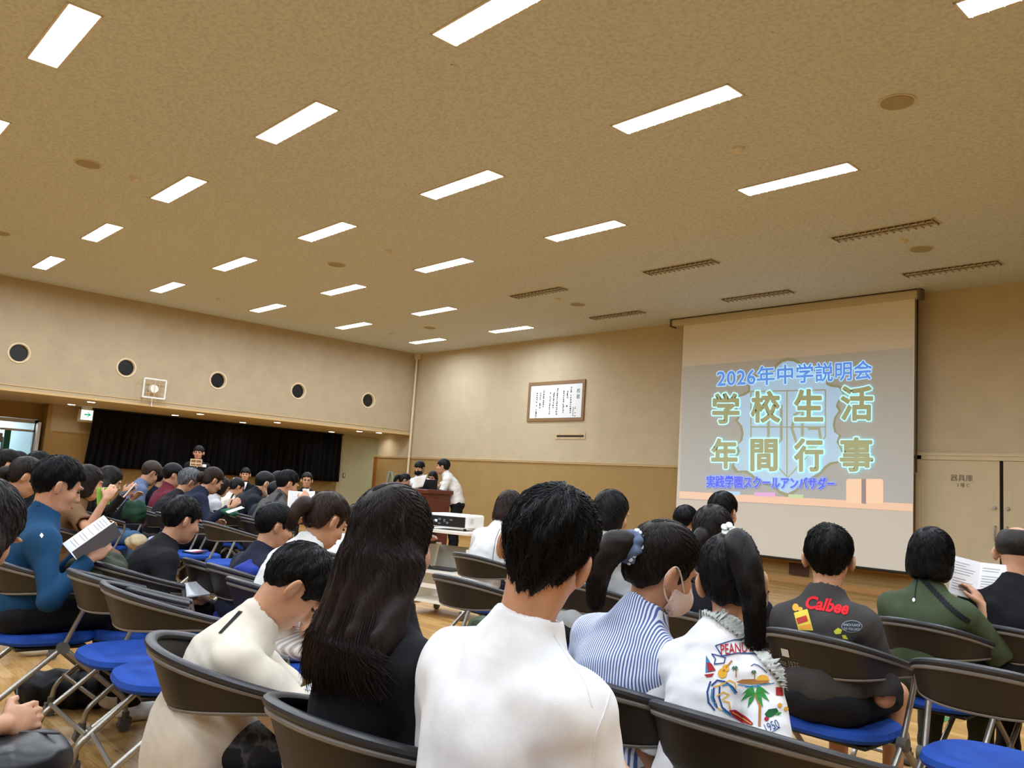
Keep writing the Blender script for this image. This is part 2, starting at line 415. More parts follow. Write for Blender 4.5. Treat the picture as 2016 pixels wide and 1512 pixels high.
for k, (x, y) in enumerate(DL):
    r = empty('downlight', (x, y, SOF)); tag(r, 'small round lit downlight under the soffit, %s from the left along the curtain' % ORD[k], 'downlight', 'soffit downlights')
    B().disc((0, 0, -.004), (0, 0, 1), .095, .008, 28).obj('trim_ring', M_WHITE, r)
    B().disc((0, 0, -.01), (0, 0, 1), .078, .006, 28).obj('lens', mat('downlight_lens', '#ffffff', .4, emit=(1, .97, .88), estr=9.0), r)
    a = bpy.data.lights.new('downlight_lamp', 'AREA'); a.shape = 'DISK'; a.size = .12; a.energy = 3.2; a.spread = math.radians(140); a.color = (1, .97, .9)
    lo = link(bpy.data.objects.new('downlight_lamp', a), r); lo.location = (0, 0, -.02)
a = bpy.data.lights.new('passage_lamp', 'AREA'); a.size = .6; a.energy = 22; a.color = (.95, 1, .85)
lo = link(bpy.data.objects.new('passage_lamp', a)); lo.location = (-20.9, 15.2, 2.5)

# ------------------------------------------------------------------ curtain, sign, pipe, wall fittings
def curtain():
    b = B(); n = 700; y0, y1 = 6.34, 13.40
    rng = random.Random(4); ph = [rng.uniform(0, 6.28) for _ in range(6)]
    def fn(i, j):
        t = i/(n-1); y = y0+(y1-y0)*t; v = j/14; z = SOF-.02-v*1.42
        if i > n-30: z += .0
        x = XB+.14+.045*math.sin(y*34+2*math.sin(y*1.7+ph[0])+.4*v)*(.45+.55*v)+.03*math.sin(y*13+ph[1])+.02*math.sin(y*71+ph[2])*v
        return (x, y+.02*v*math.sin(y*9)-.12*v*(1-t)**4, z)
    b.grid(n, 15, fn)
    o = b.obj('curtain', fabric('black_curtain', '#0d0f17', .9, .3), None, True)
    md = o.modifiers.new('thick', 'SOLIDIFY'); md.thickness = .006
    return o
c = empty('stage_curtain', (0, 0, 0)); tag(c, 'long black pleated curtain hung below the soffit along the far wall', 'curtain')
o = curtain(); o.parent = c; o.name = 'cloth'
B().box((XB+.08, 6.3, SOF-.03), (XB+.2, 13.42, SOF-.001)).obj('rail', M_BLACK, c)
e = empty('exit_sign', (-22.25, 6.12, 2.33)); tag(e, 'green and white lit exit sign with right arrow, left of the black curtain', 'sign')
B().box((-.03, -.17, -.17), (.02, .17, .13)).obj('housing', mat('sign_housing', '#b9a88c', .5), e)
B().box((.02, -.105, -.115), (.026, .16, .125)).obj('face', mat('sign_face', '#eaf6f2', .4, emit='#d8f5ee', estr=1.6), e)
MG = mat('sign_green', '#0aa583', .5, emit='#00a880', estr=.7)
def arrow_at(P):  # right arrow
    return P
ar = [(-.06, .02), (.05, .02), (.0, .065), (.028, .065), (.10, 0.005), (.028, -.055), (0, -.055), (.05, -.01), (-.06, -.01)]
B().add([(.029, y+.02, z+.01) for y, z in ar], [(0, 1, 8), (1, 7, 8), (1, 2, 3, 4), (1, 4, 7), (4, 5, 6, 7)]).obj('arrow', MG, e)
V, Fc = text_mesh('非常口', .045); B().add([(.029, p[0]-.02, p[1]-.085) for p in V], Fc).obj('lettering', mat('sign_small', '#7bb8ad', .5), e)
B().box((-.02, -.1, .13), (.0, .14, .2)).obj('bracket', M_WHITE, e)
p = empty('corner_pipe', (-18.57, 13.22, 0)); tag(p, 'thin cream pipe running up the corner between porthole wall and screen wall', 'pipe')
MP = mat('cream_pipe', '#ded0b2', .5)
B().tube([(0, 0, .05), (0, 0, CEIL-.06)], .032, 14).obj('tube', MP, p, True)
for z in (1.9, 3.2): B().disc((0, 0, z), (0, 0, 1), .042, .05, 16).obj('collar', MP, p)
B().box((-.07, -.05, CEIL-.16), (.07, .07, CEIL-.001)).obj('junction', MP, p)
g = empty('wall_clock_guard', (XL+.02, 6.40, 2.86)); tag(g, 'white wire cage around a round white device on the beam above the curtain', 'wire guard')
fr = B()
for a0, a1 in (((-.23, -.2), (.23, -.2)), ((.23, -.2), (.23, .2)), ((.23, .2), (-.23, .2)), ((-.23, .2), (-.23, -.2))):
    fr.tube([(.1, *a0), (.1, *a1)], .02, 8)
for y in (-.23, .23):
    for z in (-.2, .2): fr.tube([(0, y, z), (.1, y, z)], .01, 6)
fr.obj('frame', M_WHITE, g)
wr = B()
for q in (-.1, .1):
    wr.tube([(.1, q, -.2), (.1, q, .2)], .005, 6); wr.tube([(.1, -.23, q), (.1, .23, q)], .005, 6)
wr.tube([(.1, 0, -.2), (.1, 0, .2)], .005, 6); wr.obj('bars', mat('wire', '#d9b27c', .4), g)
B().disc((.05, 0, 0), (1, 0, 0), .1, .09, 28, r2=.085).obj('device', M_WHITE, g)
B().tube([(.02, 0, -.2), (.02, 0, -.38)], .012, 8).obj('conduit', M_WHITE, g)
s = empty('light_switch', (XB+.01, 13.66, 1.3)); tag(s, 'small switch plate on the pale wall right of the curtain', 'switch')
B().box((0, -.04, -.07), (.012, .04, .07)).obj('plate', mat('switch_plate', '#6d6a58', .5), s)
B().box((.012, -.022, -.05), (.018, .022, .05)).obj('button', M_WHITE, s)
# board with the song text
b = empty('song_board', (-13.245, YR-.001, 3.25)); tag(b, 'framed white board with vertical Japanese song text on the screen wall', 'board')
W2, H2 = .885, .45; f = B()
f.box((-W2, -.03, H2-.07), (W2, 0, H2)); f.box((-W2, -.03, -H2), (W2, 0, -H2+.07)); f.box((-W2, -.03, -H2+.07), (-W2+.07, 0, H2-.07)); f.box((W2-.07, -.03, -H2+.07), (W2, 0, H2-.07))
f.obj('frame', mat('board_frame', '#8a6a44', .5), b)
B().box((-W2+.06, -.012, -H2+.06), (W2-.06, -.004, H2-.06)).obj('panel', mat('board_white', '#eef4f6', .35), b)
MI = mat('ink_black', '#15161a', .6); t = B()
for k, ch in enumerate('校歌'):
    V, Fc = text_mesh(ch, .105); t.add([(p[0]+.69, -.014, p[1]+.20-.13*k) for p in V], Fc)
t.obj('title', MI, b)
rng = random.Random(8); t = B()
colsx = [(.47, .30, -.27), (.36, .22, -.12), (.25, .22, -.27), (.05, .28, -.32), (-.06, .2, -.16), (-.17, .2, -.27), (-.38, .27, -.14), (-.49, .2, -.14), (-.60, .2, -.37), (.62, -.14, -.34), (.56, -.14, -.34)]
for cx, z0, z1 in colsx:
    z = z0; big = .038 if cx < .5 else .026
    while z > z1:
        if rng.random() < .88:
            for q in range(4):
                x = cx+rng.uniform(-.3, .3)*big; zz = z-rng.uniform(0, .7)*big; ww = rng.uniform(.15, .5)*big; hh = rng.uniform(.08, .25)*big
                if q % 2: ww, hh = hh, ww
                t.add([(x-ww, -.0145, zz-hh), (x+ww, -.0145, zz-hh), (x+ww, -.0145, zz+hh), (x-ww, -.0145, zz+hh)], [(0, 1, 2, 3)])
        z -= big*1.22
t.obj('verses', MI, b)
s = empty('wall_slot', (-12.74, YR, 2.465)); tag(s, 'narrow dark wall slot in a cream plate under the song board', 'wall plate')
B().box((-.45, -.012, -.065), (.45, 0, .065)).obj('plate', mat('slot_plate', '#cdb88e', .5), s)
B().box((-.40, -.016, -.022), (.41, -.012, .022)).obj('slot', mat('slot_dark', '#2a1408', .7), s)
sc = B()
for x in (-.31, .31):
    for z in (-.045, .045): sc.disc((x, -.013, z), (0, 1, 0), .008, .006, 8)
sc.obj('screws', mat('screw', '#5a4a30', .4, .8), s)
o = B().box((-7.45, YR-.034, .14), (-7.1, YR-.028, .33)).obj('floor_vent', mat('vent_brown', '#4a2c14', .6)); tag(o, 'small dark brown vent in the baseboard under the screen', 'vent')
# double door at right
d = empty('door_2', (-4.2, YR, 0)); st(d); MD = wall_mat('door_cream', '#cfc2a2', 'x', False); MDF = mat('door_frame_tan', '#d0bf9a', .5)
f = B(); f.box((-1.18, -.05, 0), (-1.1, .0, 2.21)); f.box((1.1, -.05, 0), (1.18, 0, 2.21)); f.box((-1.22, -.06, 2.17), (1.22, 0, 2.215)); f.box((-1.18, -.05, 2.11), (1.18, 0, 2.17))
f.obj('door_frame', MDF, d)
for sx in (-1, 1):
    lf = B().box((min(sx*.025, sx*1.1), -.03, .01), (max(sx*.025, sx*1.1), -.002, 2.11)).obj('door_leaf', MD, d)
    B().disc((sx*.085, -.05, 1.44), (0, 1, 0), .022, .04, 16).obj('lock', M_METAL, lf)
    B().box((sx*.12-.02, -.034, 1.5), (sx*.12+.02, -.03, 1.66)).obj('lock_plate', MD, lf)
    B().tube(slerp_path([(sx*.075, -.03, 1.18), (sx*.075, -.07, 1.18), (sx*.075, -.07, .98), (sx*.075, -.03, .98)], 4, .02), .011, 8).obj('handle', M_METAL, lf, True)
B().box((-.025, -.012, .01), (.025, -.002, 2.11)).obj('gap', mat('door_gap', '#120a08', .9), d)
MS = mat('door_sign_ink', '#4a4136', .6)
t = B(); V, Fc = text_mesh('器具庫', .105); t.add([(p[0]-.53, -.032, p[1]+1.84) for p in V], Fc)
V, Fc = text_mesh('3 種 C', .065); t.add([(p[0]-.51, -.032, p[1]+1.74) for p in V], Fc); t.obj('lettering', MS, d)
# ------------------------------------------------------------------ projection screen and its picture
YS = 13.0
scr = empty('projection_screen', (-7.46, YS, 0)); tag(scr, 'large pull-down projection screen showing a Japanese school life slide', 'projection screen')
def sx(p): return (p[0]+7.46, p[1]-YS, p[2])
cs = B(); cs.box((-2.40, -.085, 4.56), (2.23, .075, 4.685))
cs.obj('roller_case', mat('roller_case', '#c4b89c', .5), scr, bevel=.03)
B().box((-2.43, -.09, 4.54), (-2.39, .08, 4.69)).obj('case_cap', mat('cap_grey', '#6b6254', .5), scr)
B().box((2.22, -.09, 4.54), (2.26, .08, 4.69)).obj('case_cap', mat('cap_grey', '#6b6254', .5), scr)
B().box((-2.43, -.05, 4.685), (2.26, .08, 4.70)).obj('ceiling_bracket', M_BLACK, scr)
ms = mat('screen_cloth', '#ebe7dc', .9, spec=.1)
B().box((-2.16, -.003, .42), (2.15, .003, 4.58)).obj('screen_cloth', ms, scr)
B().tube([(-2.16, 0, .40), (2.15, 0, .40)], .022, 10).obj('bottom_bar', mat('bar_black', '#1c1a18', .4), scr)
B().tube([(2.17, .05, 1.9), (2.17, .05, 4.55)], .012, 8).obj('side_tube', M_BLACK, scr)  # thin black tube down the right edge of the cloth
LAY = [0]
def lay(): LAY[0] += 1; return YS-.004-.0006*LAY[0]
AMB = (.46, .37, .26); CLOTH = lin('#ebe7dc')
def em(name, col, k=1.0, base=None):  # projector light put into each layer's colour, excess over ambient as glow
    c = [v*k for v in lin(col)[:3]]
    b_ = tuple(CLOTH[i]*min(1, c[i]/AMB[i]) for i in range(3)); e = tuple(max(0, c[i]-AMB[i])*1.05 for i in range(3))
    return mat(name, b_, .9, emit=e, estr=1.0, spec=.1)
def poly_px(name, pts, m, tri=None):
    y = lay(); V = [sx(ony(px, py, y)) for px, py in pts]
    bm = bmesh.new(); vs = [bm.verts.new(v) for v in V]; bm.faces.new(vs); bmesh.ops.triangulate(bm, faces=bm.faces[:], ngon_method='EAR_CLIP')
    me = bpy.data.meshes.new(name); bm.to_mesh(me); bm.free(); me.materials.append(m)
    return link(bpy.data.objects.new(name, me), scr)
def fan_px(name, pts, m):
    y = lay(); V = [sx(ony(px, py, y)) for px, py in pts]; n = len(V); c = np.mean(np.array(V), axis=0)
    return B().add(V+[tuple(c)], [(i, (i+1) % n, n) for i in range(n)]).obj(name, m, scr)
M_PIC = em('picture_light', '#a39a8a')
pic = poly_px('picture', [(1343, 722), (1797.5, 684), (1797, 1007), (1338, 983)], M_PIC)
def z4(x, y): return (1300+x/3.36, 540+y/3.36)
half = [(843, 572), (880, 578), (915, 600), (938, 640), (1000, 655), (1075, 650), (1098, 690), (1096, 745), (1130, 762), (1180, 770), (1205, 812), (1178, 850), (1160, 890), (1180, 925), (1150, 965), (1140, 1015), (1150, 1060), (1180, 1085), (1165, 1130), (1185, 1165), (1205, 1215), (1180, 1255), (1120, 1262), (1085, 1285), (1055, 1320), (990, 1355), (930, 1385), (895, 1425), (843, 1450)]
def crest(s, dy=0):
    r = [((x-843)*s+843, (y-1010)*s+1010) for x, y in half]; l = [(2*843-x-(x-843)*-.02, y+(x-843)*.13) for x, y in r[::-1]]
    rr = [(x, y-(x-843)*.06) for x, y in r]
    return [z4(*q) for q in rr+l[1:-1]]
fan_px('crest_edge', crest(1.05), em('crest_gold', '#958c66'))
fan_px('crest', crest(1.0), em('crest_blue', '#adc2d0', 1.0))
def stroke_px(name, segs, wpx, m):
    y0_ = lay(); b = B(); cnt_ = 0
    for s in segs:
        for (x0, y0), (x1, y1) in zip(s[:-1], s[1:]):
            cnt_ += 1; y = y0_-.00008*(cnt_ % 6)
            dx, dy = x1-x0, y1-y0; l = math.hypot(dx, dy)+1e-6; nx, ny = -dy/l*wpx/2, dx/l*wpx/2
            ex, ey = dx/l*wpx*.3, dy/l*wpx*.3
            b.add([sx(ony(*q, y)) for q in ((x0-ex+nx, y0-ey+ny), (x1+ex+nx, y1+ey+ny), (x1+ex-nx, y1+ey-ny), (x0-ex-nx, y0-ey-ny))], [(0, 1, 2, 3)])
    return b.obj(name, m, scr)
MGO = em('crest_line', '#a09c78')
stroke_px('crest_lines', [[z4(600, 775), z4(1092, 765), z4(1092, 1075), z4(843, 1345), z4(600, 1085), z4(600, 775)], [z4(838, 770), z4(838, 1340)], [z4(600, 1010), z4(1092, 1010)]], 2.6, MGO)
stroke_px('crest_monogram', [[z4(800, 870), z4(800, 1090), z4(760, 1140), z4(700, 1100)], [z4(715, 900), z4(715, 1150)], [z4(960, 880), z4(890, 930), z4(870, 1020), z4(900, 1110), z4(1000, 1150), z4(1060, 1090), z4(1050, 1020), z4(980, 1020)], [z4(940, 900), z4(940, 1130)]], 5.5, MGO)
poly_px('chalk_tray', [(1338, 967), (1797, 992), (1797, 1007), (1338, 981)], em('tray_orange', '#e4b48c'))
for nm, x0, x1, y0, y1, c in (('blue_chalk', 1432, 1457, 967, 974, '#a9c6dc'), ('pink_chalk', 1485, 1526, 969, 977, '#d99cc4'), ('green_chalk', 1552, 1582, 973, 980, '#b9c98e')):
    poly_px(nm, [(x0, y0), (x1, y0+1), (x1, y1+1), (x0, y1)], em(nm, c, 1.0))
def rrect(x0, y0, x1, y1, r, n=5):
    P = []
    for cx, cy, a0 in ((x1-r, y0+r, -90), (x1-r, y1-r, 0), (x0+r, y1-r, 90), (x0+r, y0+r, 180)):
        for k in range(n+1):
            a = math.radians(a0+90*k/n); P.append((cx+r*math.cos(a), cy+r*math.sin(a)))
    return P
poly_px('eraser', rrect(1666, 943, 1739, 991, 5), em('eraser_tan', '#ecc096'))
poly_px('eraser_band', [(1696, 943), (1705, 943), (1705, 992), (1696, 991)], em('eraser_band', '#8f7d70'))
def slide_text(name, body, cx, cy, hpx, wpx, fill, edge, edge_px, y_tilt=0.0, spacing=1.0, bold=.0, fat=0):
    V, Fc = text_mesh(body, 1.0, 0, bold, 'CENTER', 3, spacing)
    x0, x1 = V[:, 0].min(), V[:, 0].max(); z0, z1 = V[:, 1].min(), V[:, 1].max(); Q = []
    for p in V:
        u = (p[0]-(x0+x1)/2)/(x1-x0)*wpx; t = (p[1]-(z0+z1)/2)/(z1-z0)*hpx; Q.append((cx+u, cy-t+u*y_tilt))
    cnt = {}
    for f in Fc:
        for k in range(len(f)):
            e = (min(f[k], f[k-1]), max(f[k], f[k-1])); cnt[e] = cnt.get(e, 0)+1
    stroke_px(name+'_outline', [[Q[a], Q[b]] for (a, b), n in cnt.items() if n == 1], edge_px, edge)
    if fat: stroke_px(name+'_weight', [[Q[a], Q[b]] for (a, b), n in cnt.items() if n == 1], fat, fill)
    y = lay(); b = B(); b.add([sx(ony(q[0], q[1], y)) for q in Q], Fc); b.obj(name, fill, scr)
ME_T = em('title_edge', '#c8e6f8', 1.1); MF_T = em('title_fill', '#6c9ee0', 1.0)
slide_text('title_text', '2026年中学説明会', 1564, 736, 37, 304, MF_T, ME_T, 4.0, -.055, 1.05, .0, 1.6)
MF_B = em('big_fill', '#a09c70', 1.0); ME_B = em('big_edge', '#bff4f6', 1.15)
for ch, cx, cy, w, h in (('学', 1429, 804, 50, 57), ('校', 1507, 801, 54, 59), ('生', 1592, 798, 54, 60), ('活', 1687, 794, 60, 65), ('年', 1426, 893, 48, 56), ('間', 1504, 896, 50, 60), ('行', 1592, 896, 54, 62), ('事', 1686, 895, 62, 64)):
    slide_text('heading_text', ch, cx, cy, h, w, MF_B, ME_B, 8.6, 0, 1, .0, 4.4)
slide_text('caption_text', '実践学園スクールアンバサダー', 1517, 950, 23, 252, em('cap_fill', '#6468d8', 1.0), em('cap_edge', '#a4b2ec', .95), 3.4, .018, 1, .0, 1.4)
# ------------------------------------------------------------------ people
# head frame: x right, y forward, z up, origin between the ears
def head_prims(s, R, c, big):
    """skin of head; returns list of (op, fn, k)"""
    T = lambda x, y, z: c+R@A(x, y, z)*s
    o = []
    o.append(('u', ell(T(0, -.012, .035), A(.073, .092, .084)*s, R), 0))
    o.append(('u', ell(T(0, .02, -.03), A(.061, .070, .082)*s, R), .03*s))
    o.append(('u', ell(T(0, .048, -.082), A(.04, .036, .032)*s, R), .035*s))
    for q in (-1, 1):
        o.append(('u', ell(T(q*.036, .055, -.028), A(.026, .024, .026)*s, R), .02*s))
        o.append(('s', ell(T(q*.030, .098, .006), A(.019, .014, .012)*s, R), .012*s))
        Re = R@rotm(0.15, 0, q*(.2 if big else .62)); ex_ = -.012 if big else 0
        o.append(('u', ell(T(q*(.085+ex_), -.016, -.010), A(.009, .021, .034)*s, Re), .006*s))
        o.append(('s', ell(T(q*(.092+ex_), -.005, -.006), A(.006, .011, .019)*s, Re), .005*s))
        o.append(('u', ell(T(q*.031, .086, .026), A(.022, .01, .007)*s, R), .012*s))
    o.append(('u', cap(T(0, .086, .012), T(0, .105, -.028), .007*s, .0115*s), .012*s))
    for q in (-1, 1): o.append(('u', ell(T(q*.011, .094, -.032), A(.009, .01, .008)*s, R), .008*s))
    o.append(('u', ell(T(0, .086, -.058), A(.024, .012, .007)*s, R), .006*s))
    o.append(('u', ell(T(0, .084, -.072), A(.02, .012, .007)*s, R), .006*s))
    o.append(('s', ell(T(0, .100, -.065), A(.024, .008, .0018)*s, R), .003*s))
    return o
def hand_prims(w, d, n, s, curl, side):
    """wrist w, pointing d, palm facing n; side +1 right hand"""
    d = d/np.linalg.norm(d); n = n-d*(n@d); n = n/np.linalg.norm(n); sd = np.cross(d, n)*side
    R = np.stack([sd, d, n], 1); o = []
    pc = w+d*.045*s
    o.append(ell(pc, A(.041, .052, .017)*s, R))
    Ln = [.070, .080, .075, .058]
    for k in range(4):
        b = w+(d*(.085-.004*abs(k-1.4))+sd*(-.029+.0195*k)*-1+n*.0)*s
        p = b; ang = curl*.5; l = Ln[k]*s
        for fr, rr in ((.45, .0088), (.32, .008), (.25, .0072)):
            dir_ = d*math.cos(ang)+n*math.sin(ang)
            q = p+dir_*l*fr; o.append(cap(p, q, rr*s, (rr-.0006)*s)); p = q; ang += curl*(.75+.05*k)
    b = w+(d*.022+sd*.028)*s; m = b+(d*.030+sd*.026+n*.014)*s; e = m+(d*.026+sd*.004+n*.014*curl)*s
    o.append(cap(b, m, .0125*s, .0105*s)); o.append(cap(m, e, .0103*s, .0085*s))
    return o
def two_bone(a, t, l1, l2, pole):
    v = t-a; d = np.linalg.norm(v)
    if d > (l1+l2)*.985: t = a+v/d*(l1+l2)*.985; v = t-a; d = np.linalg.norm(v)
    d = max(d, abs(l1-l2)+.02); u = v/np.linalg.norm(v)
    x = (l1*l1-l2*l2+d*d)/(2*d); y = math.sqrt(max(l1*l1-x*x, 1e-6))
    p = pole-u*(pole@u); p = p/(np.linalg.norm(p)+1e-9)
    return a+u*x+p*y, t
SKIN = '#c08f70'
SEATZ = .455
def rz2(a): return np.array([[math.cos(a), -math.sin(a), 0], [math.sin(a), math.cos(a), 0], [0, 0, 1]])
HB = {  # hair lower boundary z(y) in the head frame
 'short': ([-.12, -.085, -.05, -.032, -.027, .016, .022, .034, .042, .06, .08, .13], [-.060, -.078, -.07, -.05, .026, .026, -.022, -.018, .034, .05, .056, .056]),
 'boy': ([-.12, -.085, -.05, -.032, -.027, .016, .022, .036, .044, .06, .08, .13], [-.066, -.082, -.07, -.04, .022, .02, -.026, -.02, .02, .03, .03, .03]),
 'pony': ([-.12, -.085, -.05, -.032, -.027, .016, .022, .034, .042, .06, .08, .13], [-.052, -.075, -.065, -.045, .026, .026, -.035, -.035, .03, .05, .06, .06]),
 'bob': ([-.13, .025, .045, .055, .065, .08, .13], [-.105, -.10, -.08, .0, .035, .04, .04]),
 'long': ([-.13, .03, .045, .055, .065, .08, .13], [-.16, -.16, -.12, .0, .035, .05, .05]),
 'bald': ([-.13, -.085, -.05, -.032, -.027, .016, .022, .034, .036, .13], [-.05, -.07, -.06, -.045, .026, .026, -.015, -.012, .2, .2]),
}
VOX = 1.0
def person(label, px, py, d, lean=12, pitch=12, hy=0, roll=0, s=1.0, rz=0.0, tilt=0, twist=0, hair='short', hc='#0d0c0e', top='#888888', bot='#20222a',
           topk='tee', hands=None, curl=.6, stand=False, legs='fwd', voxel=None, width=1.0, face=False, mask=None, skin=SKIN, strands=0,
           wr=.006, chair_label=None, tail=None, bump_hair=.0, neckline=True, group='seated audience', tie=False, skirt=False, seed=None, chair_off=(0, 0), glasses=False,
           topmat=None, hairw=1.0, thick=1.0, ctwist=0, shoes='#d8d6d0', shorts=False, belly=0.0, rootmove=None, dz=0.0, fringe=0.0, slen=None, hs=1.06, loose=None, kneef=.40, footb=.02, hem=.075, drop=.098, nape=0.0):
    strands = strands or (500 if d < 9 else 0)
    rz = math.radians(rz); s0 = s; seed = seed or int(px*7+py)
    H = at(px, py+.024*s*F_PX/d*(1-abs(pitch)/70), d); a = math.radians(lean); p = math.radians(pitch); tl = math.radians(tilt)
    zp = (SEATZ+.095*s) if not stand else .93*s
    def t(k): return A(math.sin(tl*k), math.sin(a*k)*math.cos(tl*k), math.cos(a*k)*math.cos(tl*k))
    t1, t2 = t(.7), t(1.25)
    na = a*1.0+p*.45; t3 = A(math.sin(tl+math.radians(roll)*.4), math.sin(na), math.cos(na)); t3 /= np.linalg.norm(t3)
    k = (H[2]-zp-.155*s*t3[2])/(s*.24*(t1[2]+t2[2]))
    kc = min(max(k, .72), 1.30)
    if abs(k-kc) > 1e-6: print('FIT', label[:40], 'k=%.2f' % k, 'H', H.round(2))
    k = kc
    pel = A(0, 0, zp); ch = pel+.24*s*k*t1; nb = ch+.24*s*k*t2; hcn = nb+.155*s*t3
    Rw = rz2(rz); off = Rw@hcn
    root_xy = (H-off)[:2]; dz = H[2]-off[2]
    pel, ch, nb, hcn = [v+A(0, 0, dz*f) for v, f in ((pel, 0), (ch, .5), (nb, 1), (hcn, 1))] if not stand else (pel, ch, nb, hcn)
    W2L = lambda P: Rw.T@(np.asarray(P, float)-A(root_xy[0], root_xy[1], 0))
    R = rotm(-p, 0, math.radians(hy))@rotm(0, math.radians(roll), 0)
    Rt1 = rotm(-a*.7, tl*.7); Rt2 = rotm(-a*1.25, tl*1.25, math.radians(twist)); w = width
    # arms
    sh = {q: nb-t2*drop*s+Rt2@A(q*.164*w, -.005, 0)*s for q in (-1, 1)}
    hands = hands or 'lap'
    HP = {'lap': (A(-.10, .30, .13), A(.10, .30, .13)), 'read': (A(-.11, .36, .22), A(.11, .36, .22)), 'phone': (A(-.05, .34, .27), A(.05, .34, .29)), 'knees': (A(-.14, .36, .10), A(.14, .36, .10)), 'hang': (A(-.24, .10, .02), A(.24, .10, .02)), 'cross': (A(.03, .24, .20), A(-.03, .27, .17)), 'stand': (A(-.22, .05, -.08), A(.22, .05, -.08))}
    if isinstance(hands, str): hl, hr = [pel+h*s for h in HP[hands]]
    else:
        hl, hr = [pel+A(*h)*s if len(h) == 3 else W2L(at(h[1], h[2], h[3])) for h in hands]
    arms = {}
    for q, tgt in ((-1, hl), (1, hr)):
        e, wv = two_bone(sh[q], tgt, .275*s, .245*s, A(q*.40, -.32, -1.0))
        arms[q] = (sh[q], e, wv)
    # legs
    lg = {}
    for q in (-1, 1):
        hip = pel+A(q*.085, .0, -.02)*s
        if stand:
            kn = A(q*.10*s, .03*s, .48*s); an = A(q*.11*s, 0, .085*s)
        else:
            kn = pel+A(q*.115, kneef, -.015)*s; an = A(kn[0], kn[1]-footb*s, max(.085, kn[2]-.42*s))
        lg[q] = (hip, kn, an)
    dist = d; h = voxel or (.006 if d < 2.6 else .0085 if d < 4.6 else .0105 if not face else .0085)
    h *= VOX
    root = empty('person', (root_xy[0], root_xy[1], 0), rz); tag(root, label, 'person', group)
    # --- body (one continuous skin)
    b = S()
    for op, f, kk in head_prims(s*hs, R, hcn, hair in ('long', 'bob')):
        (b.u if op == 'u' else b.sub)(f, kk)
    b.u(cap(nb-t2*.02*s, hcn+R@A(0, -.022, -.045)*s, .055*s*(1 if w >= .95 else .88), .050*s*(1 if w >= .95 else .88)), .03*s)
    b.u(cap(ch+t2*.02*s, nb-t2*.07*s, .095*s, .07*s), .04)
    b.u(cap(pel+t1*.05*s, ch, .09*s, .09*s), .04)
    for q in (-1, 1):
        s_, e, wv = arms[q]
        b.u(cap(nb-t2*.06*s, s_, .045*s, .045*s), .03*s)
        b.u(cap(s_, e, .045*s*thick, .036*s*thick), .02*s)
        b.u(cap(e, wv, .036*s*thick, .024*s*thick), .018*s)
        fd = wv-e; fd = fd/np.linalg.norm(fd)
        hd = fd+A(-q*.35, .25, .05); hn = A(-q*.9, .1, -.35)
        if not stand or hands != 'stand': pass
        for i, f in enumerate(hand_prims(wv, hd, hn, s, curl, q)): b.u(f, .012*s if i == 0 else .007*s)
        if shorts or stand:
            b.u(cap(lg[q][1], lg[q][2], .048*s, .034*s), .02*s); b.u(cap(lg[q][0], lg[q][1], .07*s, .05*s), .02*s)
    lo = np.min([hcn-.16*s, pel-.16*s]+[np.min(arms[q], axis=0)-.14*s for q in (-1, 1)]+([lg[1][2]-.1, lg[-1][2]-.1] if shorts or stand else []), axis=0)
    hi = np.max([hcn+.17*s, pel+.16*s]+[np.max(arms[q], axis=0)+.17*s for q in (-1, 1)]+([lg[1][1]+.1] if shorts or stand else []), axis=0)
    V, Q = nets(b, lo, hi, h); body = npobj('body', V, Q, skin_mat(skin), root)
    # --- shirt / jacket
    t_ = S(); inners = []
    t_.u(ell(pel+t1*.03*s, A(.165*w, .13+belly*.5, .12)*s, Rt1), 0)
    t_.u(ell((pel*.5+ch*.5), A(.142*w, .118+belly, .15*k)*s, Rt1), .06*s)
    t_.u(ell(ch+t2*.03*s-Rt2@A(0, .012, 0)*s, A(.150*w, .120, .165*k)*s, Rt2), .07*s)
    t_.u(cap(sh[-1]*.9+sh[1]*.1-t2*.02*s, sh[1]*.9+sh[-1]*.1-t2*.02*s, .062*s*w), .07*s)
    for q in (-1, 1): t_.u(cap(nb-t2*.022*s, sh[q]+t2*.0*s, .046*s, .054*s), .06*s)
    t_.u(cap(nb-t2*.045*s, nb+t3*.018*s, .082*s, .066*s), .05*s)
    long_ = topk in ('jacket', 'suit', 'long')
    for q in (-1, 1):
        s_, e, wv = arms[q]
        lo_ = loose or (1.18 if topk in ('tee', 'blouse') else 1.08)
        sl = slen if slen is not None else .74
        if long_:
            sp = S(); sp.u(cap(s_, e, .057*s*w, .046*s), 0); sp.u(cap(e, wv, .046*s, .037*s), .02*s)
            sp.cut(plane(wv-(wv-e)*.06, wv-e))
            t_.u(sp, .05*s)
        else:
            en = s_+(e-s_)*sl
            sp = S(); sp.u(cap(s_, s_+(e-s_)*(sl+.15), .060*s*w, .060*s*lo_), 0); sp.cut(plane(en, e-s_), .004); t_.u(sp, (.03 if lo_ < 1.25 else .016)*s)
            inners.append(cap(en-(e-s_)*.06, en+(e-s_)*.2, .046*s*lo_, .049*s*lo_))
    if wr: t_.warp(wrinkle(seed, wr*.75*s, .17)); t_.warp(wrinkle(seed+5, wr*.32*s, .06)); t_.warp(lambda P: wr*.55*s*np.sin(P[:, 0]*44+P[:, 1]*12+2.2*np.sin(P[:, 2]*9+seed)+seed)*np.clip((nb[2]-.16*s-P[:, 2])*3.5, 0, 1))
    if hem > .1: t_.u(ell(pel-A(0, .02, .06)*s, A(.185*w, .15, .17)*s), .06)
    for f in inners: t_.sub(f, .003)
    t_.cut(plane(pel-A(0, 0, hem)*s, A(0, 0, -1)))
